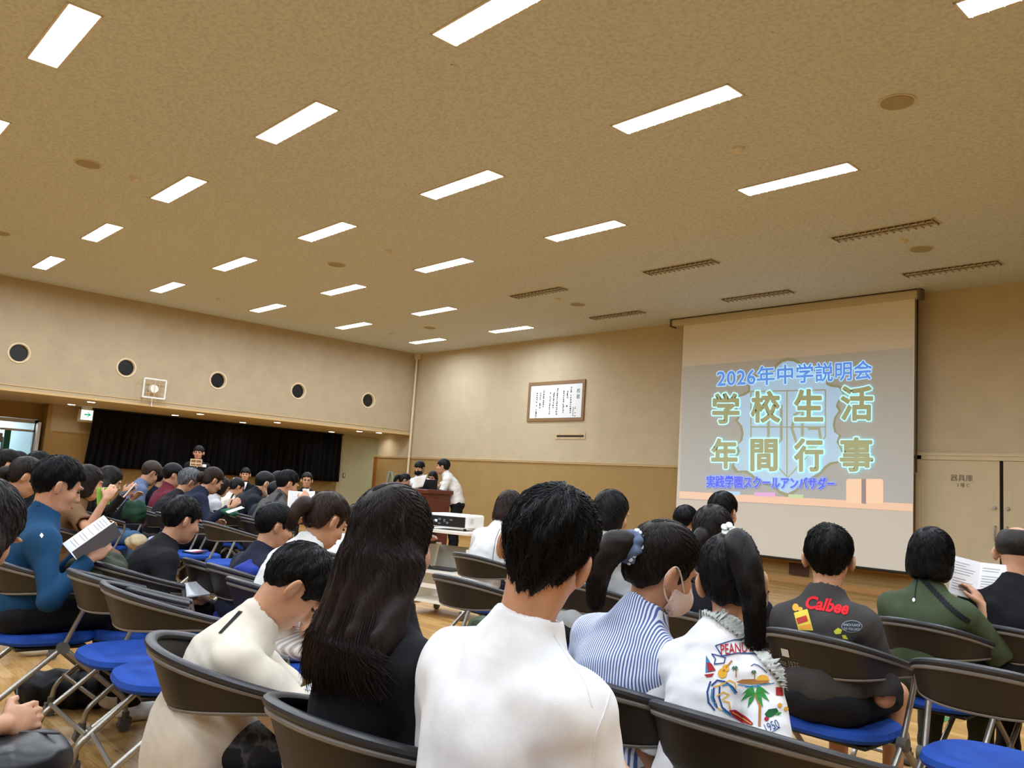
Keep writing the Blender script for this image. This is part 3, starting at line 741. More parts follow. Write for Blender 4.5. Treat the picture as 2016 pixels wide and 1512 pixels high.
    if neckline: t_.sub(cap(nb+t3*.052*s, nb+t3*.15*s, .060*s, .07*s), .008)
    lo = np.min([pel-.25*s*max(w, .9)]+[np.min(arms[q], axis=0)-.10*s for q in (-1, 1)], axis=0); hi = np.max([pel+.25*s*max(w, .9), nb+.14*s]+[np.max(arms[q], axis=0)+.10*s for q in (-1, 1)], axis=0)
    V, Q = nets(t_, lo, hi, h*1.05)
    tm = topmat or fabric('top_'+top.strip('#'), top)
    shirt = npobj('suit_jacket' if topk == 'suit' else 'jacket' if topk == 'jacket' else 'shirt', V, Q, tm, root)
    if topk in ('tee', 'blouse', 'long') and d < 5:
        ax1 = Rt2@A(1, 0, 0); fw = t3+A(0, .22, 0); fw /= np.linalg.norm(fw); ax2 = np.cross(fw, ax1); ax2 /= np.linalg.norm(ax2); cc = nb+t3*.022*s+Rt2@A(0, .006, 0)*s
        npb = B().tube([cc+(ax1*math.cos(x)*.0615+ax2*math.sin(x)*.064)*s*(1 if w > .95 else .94) for x in np.linspace(0, 2*math.pi, 37)], .0075*s, 8, flat=1.5)
        npb.obj('collar', tm, shirt, True)
    if topk in ('suit', 'jacket', 'polo') and neckline:
        c = S(); c.u(cap(nb-t3*.015*s, nb+t3*.045*s, .074*s, .069*s), 0); c.sub(cap(nb-t3*.1*s, nb+t3*.1*s, .062*s, .062*s), .002)
        c.cut(plane(nb+t3*.035*s+A(0, .05, -.01)*s, t3+A(0, .25, 0)), .003)
        V, Q = nets(c, nb-.12*s, nb+.12*s, h*.8)
        npobj('collar', V, Q, mat('white_collar', '#e9eaec', .7) if topk == 'suit' else tm, shirt)
    if tie:
        fwd = Rt2@A(0, 1, 0)
        y0 = nb+fwd*.095*s-t2*.03*s
        B().add([y0+A(-.06, .0, .05)*s, y0+A(.06, .0, .05)*s, y0+fwd*.055*s-t2*.17*s], [(0, 1, 2)]).obj('shirt_front', mat('white_collar', '#e9eaec', .7), shirt)
        tb = B(); tb.add([y0+fwd*.035*s+A(-.014, 0, .0), y0+fwd*.035*s+A(.014, 0, .0), y0+fwd*.066*s-t2*.17*s+A(.024, 0, 0), y0+fwd*.066*s-t2*.22*s, y0+fwd*.066*s-t2*.17*s+A(-.024, 0, 0)], [(0, 1, 2, 3, 4)])
        tb.obj('necktie', mat('dark_tie', '#20222a', .5), shirt)
    # --- trousers / skirt
    tr = S(); tr.u(ell(pel+A(0, -.005, -.01)*s, A(.165*w, .125, .095)*s), 0)
    for q in (-1, 1):
        hip, kn, an = lg[q]
        tr.u(cap(hip, kn, .086*s, .068*s), .03*s)
        if shorts: tr.cut(plane(A(0, kn[1]-.05*s, 0), A(0, 1, 0)), .004) if q == 1 else None
        else: tr.u(cap(kn, an, .066*s, .052*s), .02*s)
    if skirt:
        tr = S(); tr.u(ell(pel+A(0, .16, -.03)*s, A(.21, .30, .10)*s), 0); tr.u(ell(pel+A(0, .33, -.17)*s, A(.25, .15, .22)*s), .06*s)
        tr.warp(lambda P: .012*np.sin(P[:, 0]*60)*np.clip((pel[2]-P[:, 2])*6, 0, 1)); tr.cut(plane(A(0, 0, pel[2]-.36*s), A(0, 0, -1)))
    if wr: tr.warp(wrinkle(seed+9, .006*s, .12))
    lo = np.min([pel-.26*s]+[lg[q][2]-.09*s for q in (-1, 1)], axis=0); hi = np.max([pel+.2*s]+[lg[q][1]+A(.12, .12, .1)*s for q in (-1, 1)]+([pel+A(.3, .5, .1)*s] if skirt else []), axis=0)
    if skirt: lo = np.minimum(lo, pel+A(-.3, -.2, -.5)*s)
    V, Q = nets(tr, lo, hi, h*1.5)
    npobj('skirt' if skirt else 'shorts' if shorts else 'trousers', V, Q, bot if not isinstance(bot, str) else fabric('bottom_'+bot.strip('#'), bot), root)
    # --- shoes
    for q in (-1, 1):
        an = lg[q][2]; f = S(); f.u(ell(A(an[0], an[1]+.055*s, .045), A(.045*s, .125*s, .045)), 0); f.u(cap(an+A(0, 0, .015), A(an[0], an[1], .05), .043*s), .02); f.cut(plane(A(0, 0, .006), A(0, 0, -1)))
        V, Q = nets(f, A(an[0]-.08, an[1]-.12, 0), A(an[0]+.08, an[1]+.22, .16), max(h, .009))
        npobj('shoe', V, Q, mat('shoe_'+shoes.strip('#'), shoes, .6), root)
    # --- hair
    sb = s; s = s*hs
    T = lambda x, y, z: hcn+R@A(x, y, z)*s
    hb = S(); st_ = hair if hair in HB else 'short'; Y, Z = HB[st_]
    gx = hairw
    hb.u(ell(T(0, -.014, .036), A(.087*gx, .107, .098)*s, R), 0)
    if hair in ('bob', 'long'): hb.u(ell(T(0, -.022, -.04), A(.098*gx, .094, .125)*s, R), .03*s)
    elif hair in ('short', 'boy', 'pony'): hb.u(ell(T(0, -.036, -.015), A(.074*gx, .078, .075+nape)*s, R), .02*s)
    if hair in ('short', 'boy', 'bald'): hb.warp(lambda P: s*.30*np.clip(.012-((P-hcn)@R/s)[:, 2], 0, .08))
    def cutf(P):
        q = (P-hcn)@R/s
        zb = np.interp(q[:, 1], Y, Z) - nape*np.clip((-.02-q[:, 1])*40, 0, 1) - fringe*np.clip((q[:, 1]-.06)*40, 0, 1)
        return (zb-q[:, 2]+.006*np.sin(q[:, 0]*130+seed))*s*.75
    if bump_hair:
        def rough(P):
            q = (P-hcn)@R/s
            th = np.arctan2(q[:, 0], q[:, 1]+.03); ra = np.linalg.norm(q, axis=1)
            return -s*bump_hair*(np.sin(th*9+q[:, 2]*45+seed)+.7*np.sin(th*17-q[:, 2]*70+2*seed)+.5*np.sin(th*31+q[:, 2]*30))
        hb.warp(rough)
    hb.cut(cutf, .012*s)
    if hair not in ('long', 'bob'):
        for q in (-1, 1): hb.sub(ell(T(q*.09, -.004, -.012), A(.03, .026, .036)*s, R), .008*s)
    if hair == 'bald': hb.sub(ell(T(0, -.03, .125), A(.06, .075, .075)*s, R), .02)
    lo, hi = hcn-.2*s, hcn+.2*s
    if hair == 'long':
        n_ = 7; back = -Rt2@A(0, 1, 0)
        for i in range(n_):
            u = (i-(n_-1)/2)/((n_-1)/2)
            p0 = T(u*.075, -.075+.055*u*u, -.05); p1 = nb+Rt2@A(u*.105, -.105+.04*u*u, -.05)*s; p2 = nb+Rt2@A(u*.125, -.125+.045*u*u, -.05)*s-t2*(tail or .0)*s*(1-.25*abs(u))
            hb.u(cap(p0, p1, .042*s, .036*s), .03*s); hb.u(cap(p1, p2, .034*s, .007*s), .02*s)
            lo = np.minimum(lo, np.minimum(p1, p2)-.06); hi = np.maximum(hi, np.maximum(p1, p2)+.06)
    hmat = hair_mat(hc, hair == 'grey' or hc in ('#3a3b3d',))
    if hair == 'long': hb.warp(lambda P: .004*s*np.sin(((P-hcn)@Rt2)[:, 0]*120+3*np.sin(P[:, 2]*9))*np.clip((hcn[2]-P[:, 2])*8, 0, 1))
    V, Q = nets(hb, lo, hi, h*.9)
    if strands:
        SV, SF = hair_strands(hb, hcn, R, s, strands, seed, hair, st_)
        if hair == 'long':
            rng = np.random.RandomState(seed); vs = list(SV); fs = [tuple(x) for x in SF]
            for i in range(strands):
                u = rng.uniform(-1.08, 1.08); dl = 1.0; ex = .11*rng.uniform(0, 1)**1.5-.03; jl = rng.normal(0, .006); lf = rng.uniform(.0, .004)
                qp = [T(u*.045*gx, -.07+.03*u*u, .118), T(u*.076*gx, -.110+.05*u*u, .06), T(u*.090*gx, -.116+.06*u*u, .0), T(u*.095*gx, -.112+.06*u*u-lf, -.06), nb+Rt2@A(u*.108+jl, -.140+.045*u*u-lf, -.03)*s, nb+Rt2@A(u*.135+jl, -.150+.05*u*u-lf, -.05)*s-t2*((tail or .0)+ex)*.5*s, nb+Rt2@A(u*.155+2.5*jl, -.138+.05*u*u-.5*lf, -.05)*s-t2*((tail or .0)+ex)*s*(1.06-.2*abs(u))]
                ribbon(vs, fs, spline(qp, 4), rng.uniform(.0008, .0015)*s)
            SV, SF = np.array(vs), np.array(fs)
        base = len(V); V = np.concatenate([V, SV]); Q = np.concatenate([np.array(Q), SF+base])
    ho = npobj('hair', V, Q, hmat, root)
    if tail is not None and hair == 'pony':
        pts, r0 = tail
        pp = spline([T(*q) for q in pts], 6); tb = S(); m_ = len(pp)
        for i in range(m_-1):
            f0, f1 = i/(m_-1), (i+1)/(m_-1)
            rr = lambda f: r0*s*(.5+.5*min(f*3, 1))*(1-.6*max(f-.4, 0)/.6)
            tb.u(cap(pp[i], pp[i+1], rr(f0), rr(f1)), .015*s)
        tb.warp(wrinkle(seed, .0025*s, .05))
        P_ = np.array(pp); V, Q = nets(tb, P_.min(0)-.07, P_.max(0)+.07, h*.9)
        if strands:
            rng = np.random.RandomState(seed); vs = []; fs = []
            for i in range(strands):
                o3 = rng.normal(size=3); o3 /= np.linalg.norm(o3); m0 = 0; ln = rng.uniform(.8, 1.12)
                q = [np.array(pp[j])+o3*r0*s*(.52+.5*min(j/(m_-1)*3, 1))*(1.03-.4*max(j/(m_-1)-.4, 0)/.6)+rng.normal(size=3)*.0015 for j in range(m_)]
                q.append(q[-1]+(q[-1]-q[-2])*ln)
                ribbon(vs, fs, q, .0011)
            base = len(V); V = np.concatenate([V, np.array(vs)]); Q = np.concatenate([Q, np.array(fs)+base])
        npobj('ponytail', V, Q, hmat, ho)
    if face:
        for q in (-1, 1):
            V, Q = nets(ell(T(q*.030, .083, .005), A(.0135, .008, .0048)*s, R), T(q*.03, .083, .005)-.03, T(q*.03, .083, .005)+.03, .003)
            npobj('eye', V, Q, mat('eye_dark', '#140f0d', .25), body)
            V, Q = nets(cap(T(q*.016, .094, .026), T(q*.046, .083, .028), .0038*s, .003*s), T(q*.03, .09, .027)-.04, T(q*.03, .09, .027)+.04, .003)
            npobj('eyebrow', V, Q, mat('hair_brow', '#17120f', .7), body)
        V, Q = nets(ell(T(0, .0925, -.065), A(.021, .007, .006)*s, R), T(0, .09, -.065)-.04, T(0, .09, -.065)+.04, .003)
        npobj('lips', V, Q, mat('lips', '#9a5a4c', .5), body)
    if glasses:
        gb = B()
        for q in (-1, 1):
            gb.tube([T(q*.032+.021*math.cos(x), .104-.006*abs(math.cos(x)), .004+.016*math.sin(x)) for x in np.linspace(0, 6.283, 17)], .0016*s, 6)
            gb.tube([T(q*.053, .098, .008), T(q*.077, .0, .008)], .0014*s, 6)
        gb.tube([T(-.011, .106, .006), T(.011, .106, .006)], .0015*s, 6); gb.obj('glasses', M_BLACK, body)
    if mask:
        m_ = S(); m_.u(ell(T(0, .040, -.058), A(.071, .084, .060)*s, R), 0)
        m_.cut(lambda P: (.018+.25*np.maximum(0, ((P-hcn)@R/s)[:, 2]+.04)-((P-hcn)@R/s)[:, 1])*s, .004); m_.sub(ell(T(0, .03, -.058), A(.064, .076, .06)*s, R), .002)
        V, Q = nets(m_, T(0, .05, -.05)-.13*s, T(0, .05, -.05)+.13*s, .005 if d < 4 else .008); mo = npobj('face_mask', V, Q, fabric('mask_cloth', mask), body)
        for q in (-1, 1):
            lb = B(); lb.tube(spline([T(q*.066, .052, -.03), T(q*.080, .010, .012), T(q*.088, -.018, .024), T(q*.090, -.034, -.005), T(q*.085, -.022, -.035), T(q*.078, .0, -.06), T(q*.066, .045, -.085)], 5), .0024*s, 6)
            lb.obj('ear_loop', mat('mask_loop', mask, .7), mo)
    if not stand and chair_label is not False:
        cl = chair_label or ('blue-seated folding chair holding the ' + label)
        cp = Rw@A(chair_off[0], chair_off[1]+.10, 0)
        chair(root_xy[0]+cp[0], root_xy[1]+cp[1], rz+math.radians(ctwist), ' '.join(cl.split()[:16]))
    s = sb
    info = dict(root=root, body=body, shirt=shirt, hair=ho, pel=pel, ch=ch, nb=nb, hc=hcn, R=R, Rw=Rw, xy=root_xy, arms=arms, s=s, Rt2=Rt2, Rt1=Rt1, t2=t2, T=T, rz=rz)
    info['w'] = lambda P: Rw@np.asarray(P, float)+A(root_xy[0], root_xy[1], 0)
    info['l'] = W2L
    return info
def ribbon(vs, fs, pts, r):
    """thin tapered three-sided strand, quads only"""
    n = len(pts); pts = [np.asarray(p, float) for p in pts]
    for i in range(n):
        t = pts[min(i+1, n-1)]-pts[max(i-1, 0)]; t /= np.linalg.norm(t)+1e-9
        a = np.cross(t, A(.3, .5, .81)); a /= np.linalg.norm(a)+1e-9; b = np.cross(t, a); rr = r*(1-.75*(i/(n-1))**2)
        o = len(vs)
        for k in range(3): vs.append(pts[i]+rr*(math.cos(k*2.094)*a+math.sin(k*2.094)*b))
        if i:
            for k in range(3): fs.append((o-3+k, o-3+(k+1) % 3, o+(k+1) % 3, o+k))
def hair_strands(sdf, c, R, s, n, seed, style, st_):
    rng = np.random.RandomState(seed+3); C0 = A(.12, -.42, .9); C0 /= np.linalg.norm(C0)
    Ax = np.cross(C0, A(0, 1, 0)); Ax /= np.linalg.norm(Ax); Bx = np.cross(C0, Ax)
    o = A(0, -.015, .02); Y, Z = HB[st_]; radii = np.linspace(.03, .24, 64); vs = []; fs = []; m = 9
    th = rng.uniform(0, 6.283, n); a0 = rng.uniform(.03, 1.3, n); le = rng.uniform(.45, 1.0, n); sw = rng.normal(.35, .3, n)
    al = a0[:, None]+le[:, None]*np.linspace(0, 1, m)[None]*1.25; tt = th[:, None]+sw[:, None]*(al-a0[:, None])+.06*np.sin(al*9+th[:, None]*5)
    D = np.cos(al)[..., None]*C0+np.sin(al)[..., None]*(np.cos(tt)[..., None]*Ax+np.sin(tt)[..., None]*Bx)
    P = o+D[:, :, None, :]*radii[None, None, :, None]
    v = sdf((c+(P.reshape(-1, 3)*s)@R.T)).reshape(n, m, -1)
    ins = v < 0; last = ins.shape[2]-1-np.argmax(ins[:, :, ::-1], axis=2); any_ = ins.any(2)
    r = radii[last]; lift = rng.uniform(.0002, .0032, n)*(1+.8*(style == 'short'))
    for i in range(n):
        q = []
        for j in range(m):
            if not any_[i, j] or r[i, j] > .19: break
            q.append(c+R@(o+D[i, j]*(r[i, j]+lift[i]*(.3+j/m)))*s)
        if len(q) >= 3: ribbon(vs, fs, q, rng.uniform(.0007, .0014)*s)
    return np.array(vs), np.array(fs)
# ------------------------------------------------------------------ nesting chair with a blue seat and a wrap-around dark back
M_SEAT = fabric('blue_seat_cloth', '#1c459c', .8, .18); M_TUBE = mat('silver_tube', '#a29d94', .32, .75)
M_BACK = mat('dark_back_shell', '#262019', .5, spec=.4); M_RIM = mat('black_rim', '#26262a', .42); M_RIM2 = mat('grey_rim_lip', '#75706a', .45)
M_CAST = mat('grey_caster', '#55534f', .5)
def bk(th, t):
    """point on the back shell: th -pi/2..pi/2 around the sitter, t 0 rim .. 1 lower edge"""
    c = max(math.cos(th), 0.0); s = math.sin(th)
    x = .262*math.copysign(abs(s)**.85, s); y = .14-.40*c**.75
    zt = .675+.11*c**.8; zb = zt-.028-.118*c**1.0
    z = zt+(zb-zt)*t
    k = 1-.10*t*c
    return np.array([x*(1-.05*t), y*k+.03*t*c, z])
def make_chair():
    r = empty('folding_chair')
    n = 41; ths = [-math.pi/2+math.pi*i/(n-1) for i in range(n)]
    o = B().grid(n, 9, lambda i, j: bk(ths[i], j/8)).obj('backrest', M_BACK, r, True)
    md = o.modifiers.new('thick', 'SOLIDIFY'); md.thickness = .010; md.offset = 0
    B().tube([bk(t, 0)+np.array([0, 0, .006]) for t in ths], .0165, 10, flat=.8).obj('rim', M_RIM, r, True)
    b = B().tube([bk(t, .09)*np.array([1.02, 1, 1])+np.array([0, -.006*max(math.cos(t), 0), 0]) for t in ths], .008, 8)
    b.tube([bk(t, 1) for t in ths], .007, 8); b.obj('rim_lip', M_RIM2, r, True)
    b = B(); m = 40
    def seat(i, j):
        a = 2*math.pi*i/m; rr = [(0, .0), (.8, .0), (.97, .008), (1, .022), (.97, .042), (.88, .052), (.5, .047), (0, .044)][j]
        c, s = math.cos(a), math.sin(a); e = .72
        return (.232*rr[0]*math.copysign(abs(c)**e, c), .03+.222*rr[0]*math.copysign(abs(s)**e, s), .405+rr[1])
    b.grid(m, 8, seat, closeu=True); b.obj('seat', M_SEAT, r, True)
    B().box((-.19, -.12, .388), (.19, .18, .406)).obj('seat_pan', M_BLACK, r, bevel=.006)
    for s in (-1, 1):
        hub = (s*.246, .06, .405)
        B().tube([(s*.232, .06, .405), (s*.268, .06, .405)], .026, 16).obj('hub', M_CAST, r, True)
        B().tube(slerp_path([hub, (s*.256, .15, .63), (s*.26, .135, .682)], 5, .04), .0115, 10).obj('upright', M_TUBE, r, True)
        for q in (-1, 1):
            yy = .06+q*.30
            lg = B().tube(slerp_path([hub, (s*.258, yy, .15), (s*.258, yy+q*.012, .075)], 6, .06), .0125, 10).obj('leg', M_TUBE, r, True)
            c = B(); c.disc((s*.258, yy+q*.012, .074), (0, 0, 1), .017, .03, 12)
            c.box((s*.258-.017, yy+q*.012-.026, .028), (s*.258+.017, yy+q*.012+.026, .062))
            for w in (-.0, ): c.disc((s*.258, yy+q*.012-.006, .027), (1, 0, 0), .027, .038, 18)
            c.obj('caster', M_CAST, lg)
    B().tube([(-.246, .08, .395), (.246, .08, .395)], .01, 8).obj('crossbar', M_TUBE, r, True)
    B().tube([(-.255, -.21, .19), (.255, -.21, .19)], .0095, 8).obj('crossbar', M_TUBE, r, True)
    return r
_chair0 = make_chair(); _cu = [False]
def chair(x, y, rz, label):
    o = _chair0 if not _cu[0] else copy_tree(_chair0); _cu[0] = True
    o.location = (float(x), float(y), 0); o.rotation_euler = (0, 0, rz)
    return tag(o, label, 'chair', 'rows of blue-seated folding chairs')
# ------------------------------------------------------------------ signed-distance modelling of bodies, clothes and hair
def rotm(rx=0, ry=0, rz=0):
    cx, sx_, cy, sy, cz, sz = math.cos(rx), math.sin(rx), math.cos(ry), math.sin(ry), math.cos(rz), math.sin(rz)
    return np.array([[cz, -sz, 0], [sz, cz, 0], [0, 0, 1]])@np.array([[1, 0, 0], [0, cx, -sx_], [0, sx_, cx]])@np.array([[cy, 0, sy], [0, 1, 0], [-sy, 0, cy]])
def A(*v): return np.array(v, float)
def cap(a, b, ra, rb=None):
    a, b = np.asarray(a, float), np.asarray(b, float); rb = ra if rb is None else rb
    ab = b-a; l2 = max(ab@ab, 1e-9)
    def f(P):
        t = np.clip((P-a)@ab/l2, 0, 1)
        return np.linalg.norm(P-a-t[:, None]*ab, axis=1)-(ra+t*(rb-ra))
    return f
def ell(c, r, R=None):
    c, r = np.asarray(c, float), np.asarray(r, float)
    def f(P):
        q = P-c
        if R is not None: q = q@R
        k0 = np.linalg.norm(q/r, axis=1); k1 = np.linalg.norm(q/(r*r), axis=1)
        return np.where(k1 < 1e-6, -r.min(), k0*(k0-1)/np.maximum(k1, 1e-6))
    return f
def plane(p, n):
    p, n = np.asarray(p, float), np.asarray(n, float); n = n/np.linalg.norm(n)
    return lambda P: (P-p)@n
def smin(a, b, k):
    if k <= 0: return np.minimum(a, b)
    h = np.maximum(k-np.abs(a-b), 0)/k
    return np.minimum(a, b)-h*h*k*.25
class S:
    def __init__(s): s.ops = []
    def u(s, f, k=.02): s.ops.append(('u', f, k)); return s
    def sub(s, f, k=.01): s.ops.append(('s', f, k)); return s
    def cut(s, f, k=.006): s.ops.append(('i', f, k)); return s
    def warp(s, f): s.ops.append(('w', f, 0)); return s
    def __call__(s, P):
        d = None
        for op, f, k in s.ops:
            v = f(P)
            if d is None: d = v
            elif op == 'u': d = smin(d, v, k)
            elif op == 's': d = -smin(-d, v, k)
            elif op == 'i': d = -smin(-d, -v, k)
            else: d = d+v
        return d
def wrinkle(seed, amp, wl=.09, n=5):
    rng = np.random.RandomState(seed); K = rng.normal(size=(n, 3)); K /= np.linalg.norm(K, axis=1)[:, None]
    K *= 2*math.pi/(wl*rng.uniform(.6, 1.5, n))[:, None]; ph = rng.uniform(0, 6.28, n)
    K2 = rng.normal(size=(n, 3))*2*math.pi/.25
    def f(P):
        o = 0
        for i in range(n): o = o+np.sin(P@K[i]+ph[i]+1.6*np.sin(P@K2[i]*.5))
        return amp*o/n*1.6
    return f
def nets(sdf, lo, hi, h):
    """surface nets on a grid, evaluated only near the surface"""
    lo = np.asarray(lo, float)-2*h; n = np.ceil((np.asarray(hi, float)+2*h-lo)/h).astype(int)
    Bk = 6; nb = -(-n//Bk); n = nb*Bk
    g = np.stack(np.meshgrid(*[np.arange(k) for k in nb], indexing='ij'), -1).reshape(-1, 3)
    ctr = lo+(g*Bk+(Bk-1)/2)*h
    dc = sdf(ctr).astype(np.float32)
    keep = np.abs(dc) < .87*Bk*h*1.25+1.8*h
    D = np.repeat(np.repeat(np.repeat(np.where(dc < 0, -1, 1).astype(np.float32).reshape(nb), Bk, 0), Bk, 1), Bk, 2)
    w = np.stack(np.meshgrid(*[np.arange(Bk)]*3, indexing='ij'), -1).reshape(-1, 3)
    I = (g[keep][:, None, :]*Bk+w[None]).reshape(-1, 3)
    D[I[:, 0], I[:, 1], I[:, 2]] = sdf(lo+I*h)
    D[0], D[-1], D[:, 0], D[:, -1], D[:, :, 0], D[:, :, -1] = 1, 1, 1, 1, 1, 1
    ins = D < 0
    cnt = np.zeros(tuple(n-1), np.int8)
    offs = [(i, j, k) for i in (0, 1) for j in (0, 1) for k in (0, 1)]
    sl = lambda a, i, j, k: a[i:a.shape[0]-1+i, j:a.shape[1]-1+j, k:a.shape[2]-1+k]
    for o in offs: cnt += sl(ins, *o)
    C = np.argwhere((cnt > 0) & (cnt < 8))
    if len(C) == 0: return np.zeros((0, 3)), np.zeros((0, 4), int)
    acc = np.zeros((len(C), 3)); num = np.zeros(len(C))
    for a in offs:
        for ax in range(3):
            if a[ax]: continue
            b = list(a); b[ax] = 1
            da = D[C[:, 0]+a[0], C[:, 1]+a[1], C[:, 2]+a[2]]; db = D[C[:, 0]+b[0], C[:, 1]+b[1], C[:, 2]+b[2]]
            x = (da < 0) != (db < 0)
            t = np.where(x, da/(np.where(x, da-db, 1)), 0)
            p = np.tile(np.array(a, float), (len(C), 1)); p[:, ax] = t
            acc[x] += p[x]; num[x] += 1
    V = lo+(C+acc/num[:, None])*h
    ix = -np.ones(tuple(n-1), np.int32); ix[C[:, 0], C[:, 1], C[:, 2]] = np.arange(len(C))
    Q = []
    for ax in range(3):
        u, v = (ax+1) % 3, (ax+2) % 3
        s0 = [slice(None)]*3; s1 = [slice(None)]*3; s0[ax] = slice(0, -1); s1[ax] = slice(1, None)
        ch = ins[tuple(s0)] != ins[tuple(s1)]
        E = np.argwhere(ch)
        E = E[(E[:, u] > 0) & (E[:, v] > 0)]
        if not len(E): continue
        pos = ins[E[:, 0], E[:, 1], E[:, 2]]
        def cell(du, dv):
            q = E.copy(); q[:, u] -= du; q[:, v] -= dv
            q = np.minimum(q, n-2)
            return ix[q[:, 0], q[:, 1], q[:, 2]]
        q = np.stack([cell(1, 1), cell(0, 1), cell(0, 0), cell(1, 0)], 1)
        q = np.where(pos[:, None], q, q[:, ::-1])
        Q.append(q[(q >= 0).all(1)])
    return V, np.concatenate(Q)
# ------------------------------------------------------------------ the audience, near rows first
def stripes_mat():
    m = mat('striped_blouse', '#dfe6f2', .8, spec=.2); v = coords(m, (1, 1, 1), (0, .12, 0))
    w = N(m, 'ShaderNodeTexWave', bands_direction='X'); w.inputs['Scale'].default_value = 42; w.inputs['Distortion'].default_value = 1.0; w.inputs['Detail Scale'].default_value = .6
    L(m, v, w.inputs['Vector']); L(m, ramp(m, w.outputs['Fac'], [(.42, '#5266a0'), (.55, '#dde4f1')]), bsdf(m).inputs['Base Color'])
    bump(m, noise(m, v, 300, 2), .2, .002); return m
def pleat_mat():
    m = mat('pleated_white', '#dfdcd6', .8); v = coords(m)
    w = N(m, 'ShaderNodeTexWave', bands_direction='X'); w.inputs['Scale'].default_value = 22; L(m, v, w.inputs['Vector'])
    L(m, ramp(m, w.outputs['Fac'], [(.3, '#b9b6b2'), (.6, '#e6e3de')]), bsdf(m).inputs['Base Color']); bump(m, w.outputs['Fac'], .5, .01); return m
def camo_mat():
    m = mat('camo_black', '#17171b', .8); v = coords(m); n = noise(m, v, 16, 2)
    L(m, ramp(m, n, [(.42, '#0f0f12'), (.5, '#1c1c20'), (.56, '#4a4a4e'), (.6, '#141417')]), bsdf(m).inputs['Base Color']); return m
P = {}
P['white'] = person('person in plain white T-shirt seen from behind, black tousled hair', 1079, 1068, 1.6, lean=8, pitch=10, hy=27, roll=14, s=1.0, tilt=2, hair='short', hc='#0b0b0d', top='#e4e5e7', bot='#23242b',
    hands='lap', strands=4200, bump_hair=.0035, hairw=1.0, chair_label='folding chair under the person in plain white T-shirt, nearest centre', ctwist=-4, width=1.06, slen=.86, wr=.005, hs=0.97, chair_off=(0.08, -.26), nape=0.035)
P['long'] = person('person in black top with long straight dark brown hair down the back', 775, 1050, 1.9, lean=2, pitch=8, hy=8, s=.98, hair='long', hc='#1c120e', top='#0c0d11', bot='#101116', hands='lap', tail=0.05,
    strands=3200, width=.92, hairw=0.88, chair_label='folding chair under the person with long straight brown hair', hs=1.0, chair_off=(0, -.04))
P['beige'] = person('person in cream T-shirt bowed low over a leaflet, short black hair', 580, 1152, 2.45, lean=21, pitch=52, hy=2, s=.92, hair='boy', hc='#0d0c0d', top='#d3cabb', bot=camo_mat(), hands=((-.08, .50, .06), (.14, .52, .03)), strands=2600,
    bump_hair=.002, face=True, slen=.95, wr=.007, chair_label='folding chair under the person in cream T-shirt', loose=1.35, hem=0.2, width=1.03, rz=-22, belly=0.03)
P['stripe'] = person('person in blue striped blouse with ponytail and scrunchie, wearing a mask', 1304, 1108, 2.38, lean=12, pitch=20, hy=-22, roll=10, s=.96, tilt=6, hair='pony', hc='#1a110d', topmat=stripes_mat(), bot='#8a837c', hands='lap', strands=2200,
    tail=([(0, -.10, .02), (-.0, -.15, .015), (-.005, -.172, -.04), (-.0, -.165, -.10), (.01, -.15, -.15)], .036), mask='#dcc6b8', face=True, width=.92, slen=.7, chair_label='folding chair under the person in blue striped blouse')
P['girl'] = person('person in white T-shirt with colourful beach print on the back', 1440, 1132, 2.2, lean=14, pitch=12, hy=32, roll=-8, s=.88, tilt=-2, hair='pony', hc='#100d0d', top='#e6e7ea', bot='#c9c3b8', hands=((-.16, .13, -.11), (.31, .02, -.10)), strands=2200,
    tail=([(.02, -.075, .095), (.03, -.125, .085), (.045, -.14, .0), (.05, -.135, -.08), (.045, -.115, -.16)], .036), width=0.86, slen=.95, chair_label='folding chair under the person with the beach print', loose=1.3, chair_off=(.10, .0))
P['calbee'] = person('person in charcoal T-shirt with red lettering across the back', 1632, 1090, 3.45, lean=12, pitch=6, hy=22, s=1.0, hair='short', hc='#0e0d0d', top='#3b3837', bot='#101116', hands='lap', strands=1400, bump_hair=.003, width=1.0, slen=.95, shorts=True,
    chair_label='folding chair with white sticker under the person in charcoal T-shirt', shoes='#9a9a98', tilt=-4, nape=0.012)
P['green'] = person('person in olive green T-shirt with straight black bob and shoulder strap', 1836, 1088, 4.0, lean=10, pitch=8, hy=-6, s=1.0, hair='bob', hc='#08080a', top='#3f4a33', bot='#363a2c', hands=((-.10, .32, .20), ('px', 1936, 1194, 3.95)), strands=1400, width=1.0, slen=.9,
    chair_label='folding chair under the person with the black bob')
P['bald'] = person('person in black T-shirt with thinning cropped hair at right edge', 2003, 1084, 4.05, lean=14, pitch=18, hy=8, s=1.0, hair='bald', hc='#2a2623', top='#0d0e12', bot='#15161a', hands='read', width=1.0, chair_label='folding chair under the person with thinning hair', strands=6)
P['lightgrey'] = person('person in pale grey sweatshirt with layered black hair', 1204, 1006, 4.75, lean=16, pitch=14, hy=-12, s=.98, hair='bob', hc='#0f0e10', top='#a9adb0', topk='long', bot='#1a1b20', hands='lap', hairw=.86, chair_label='folding chair under the person in pale grey sweatshirt')
P['whitezip'] = person('person in white top with back zip, half hidden by nearer head', 1004, 1000, 6.1, lean=22, pitch=20, hy=0, s=.95, hair='bob', hc='#241712', top='#dcdcda', topk='long', bot='#15182a', hands='lap', hairw=.9, chair_label='folding chair under the person in white back-zip top', hs=1.12)
P['navytall'] = person('person in dark navy T-shirt sitting tall before the screen', 1424, 1002, 5.9, lean=6, pitch=6, hy=4, s=1.04, hair='short', hc='#0a0a0c', top='#1a1d27', bot='#15182a', hands='knees', chair_label='folding chair under the person in dark navy T-shirt')
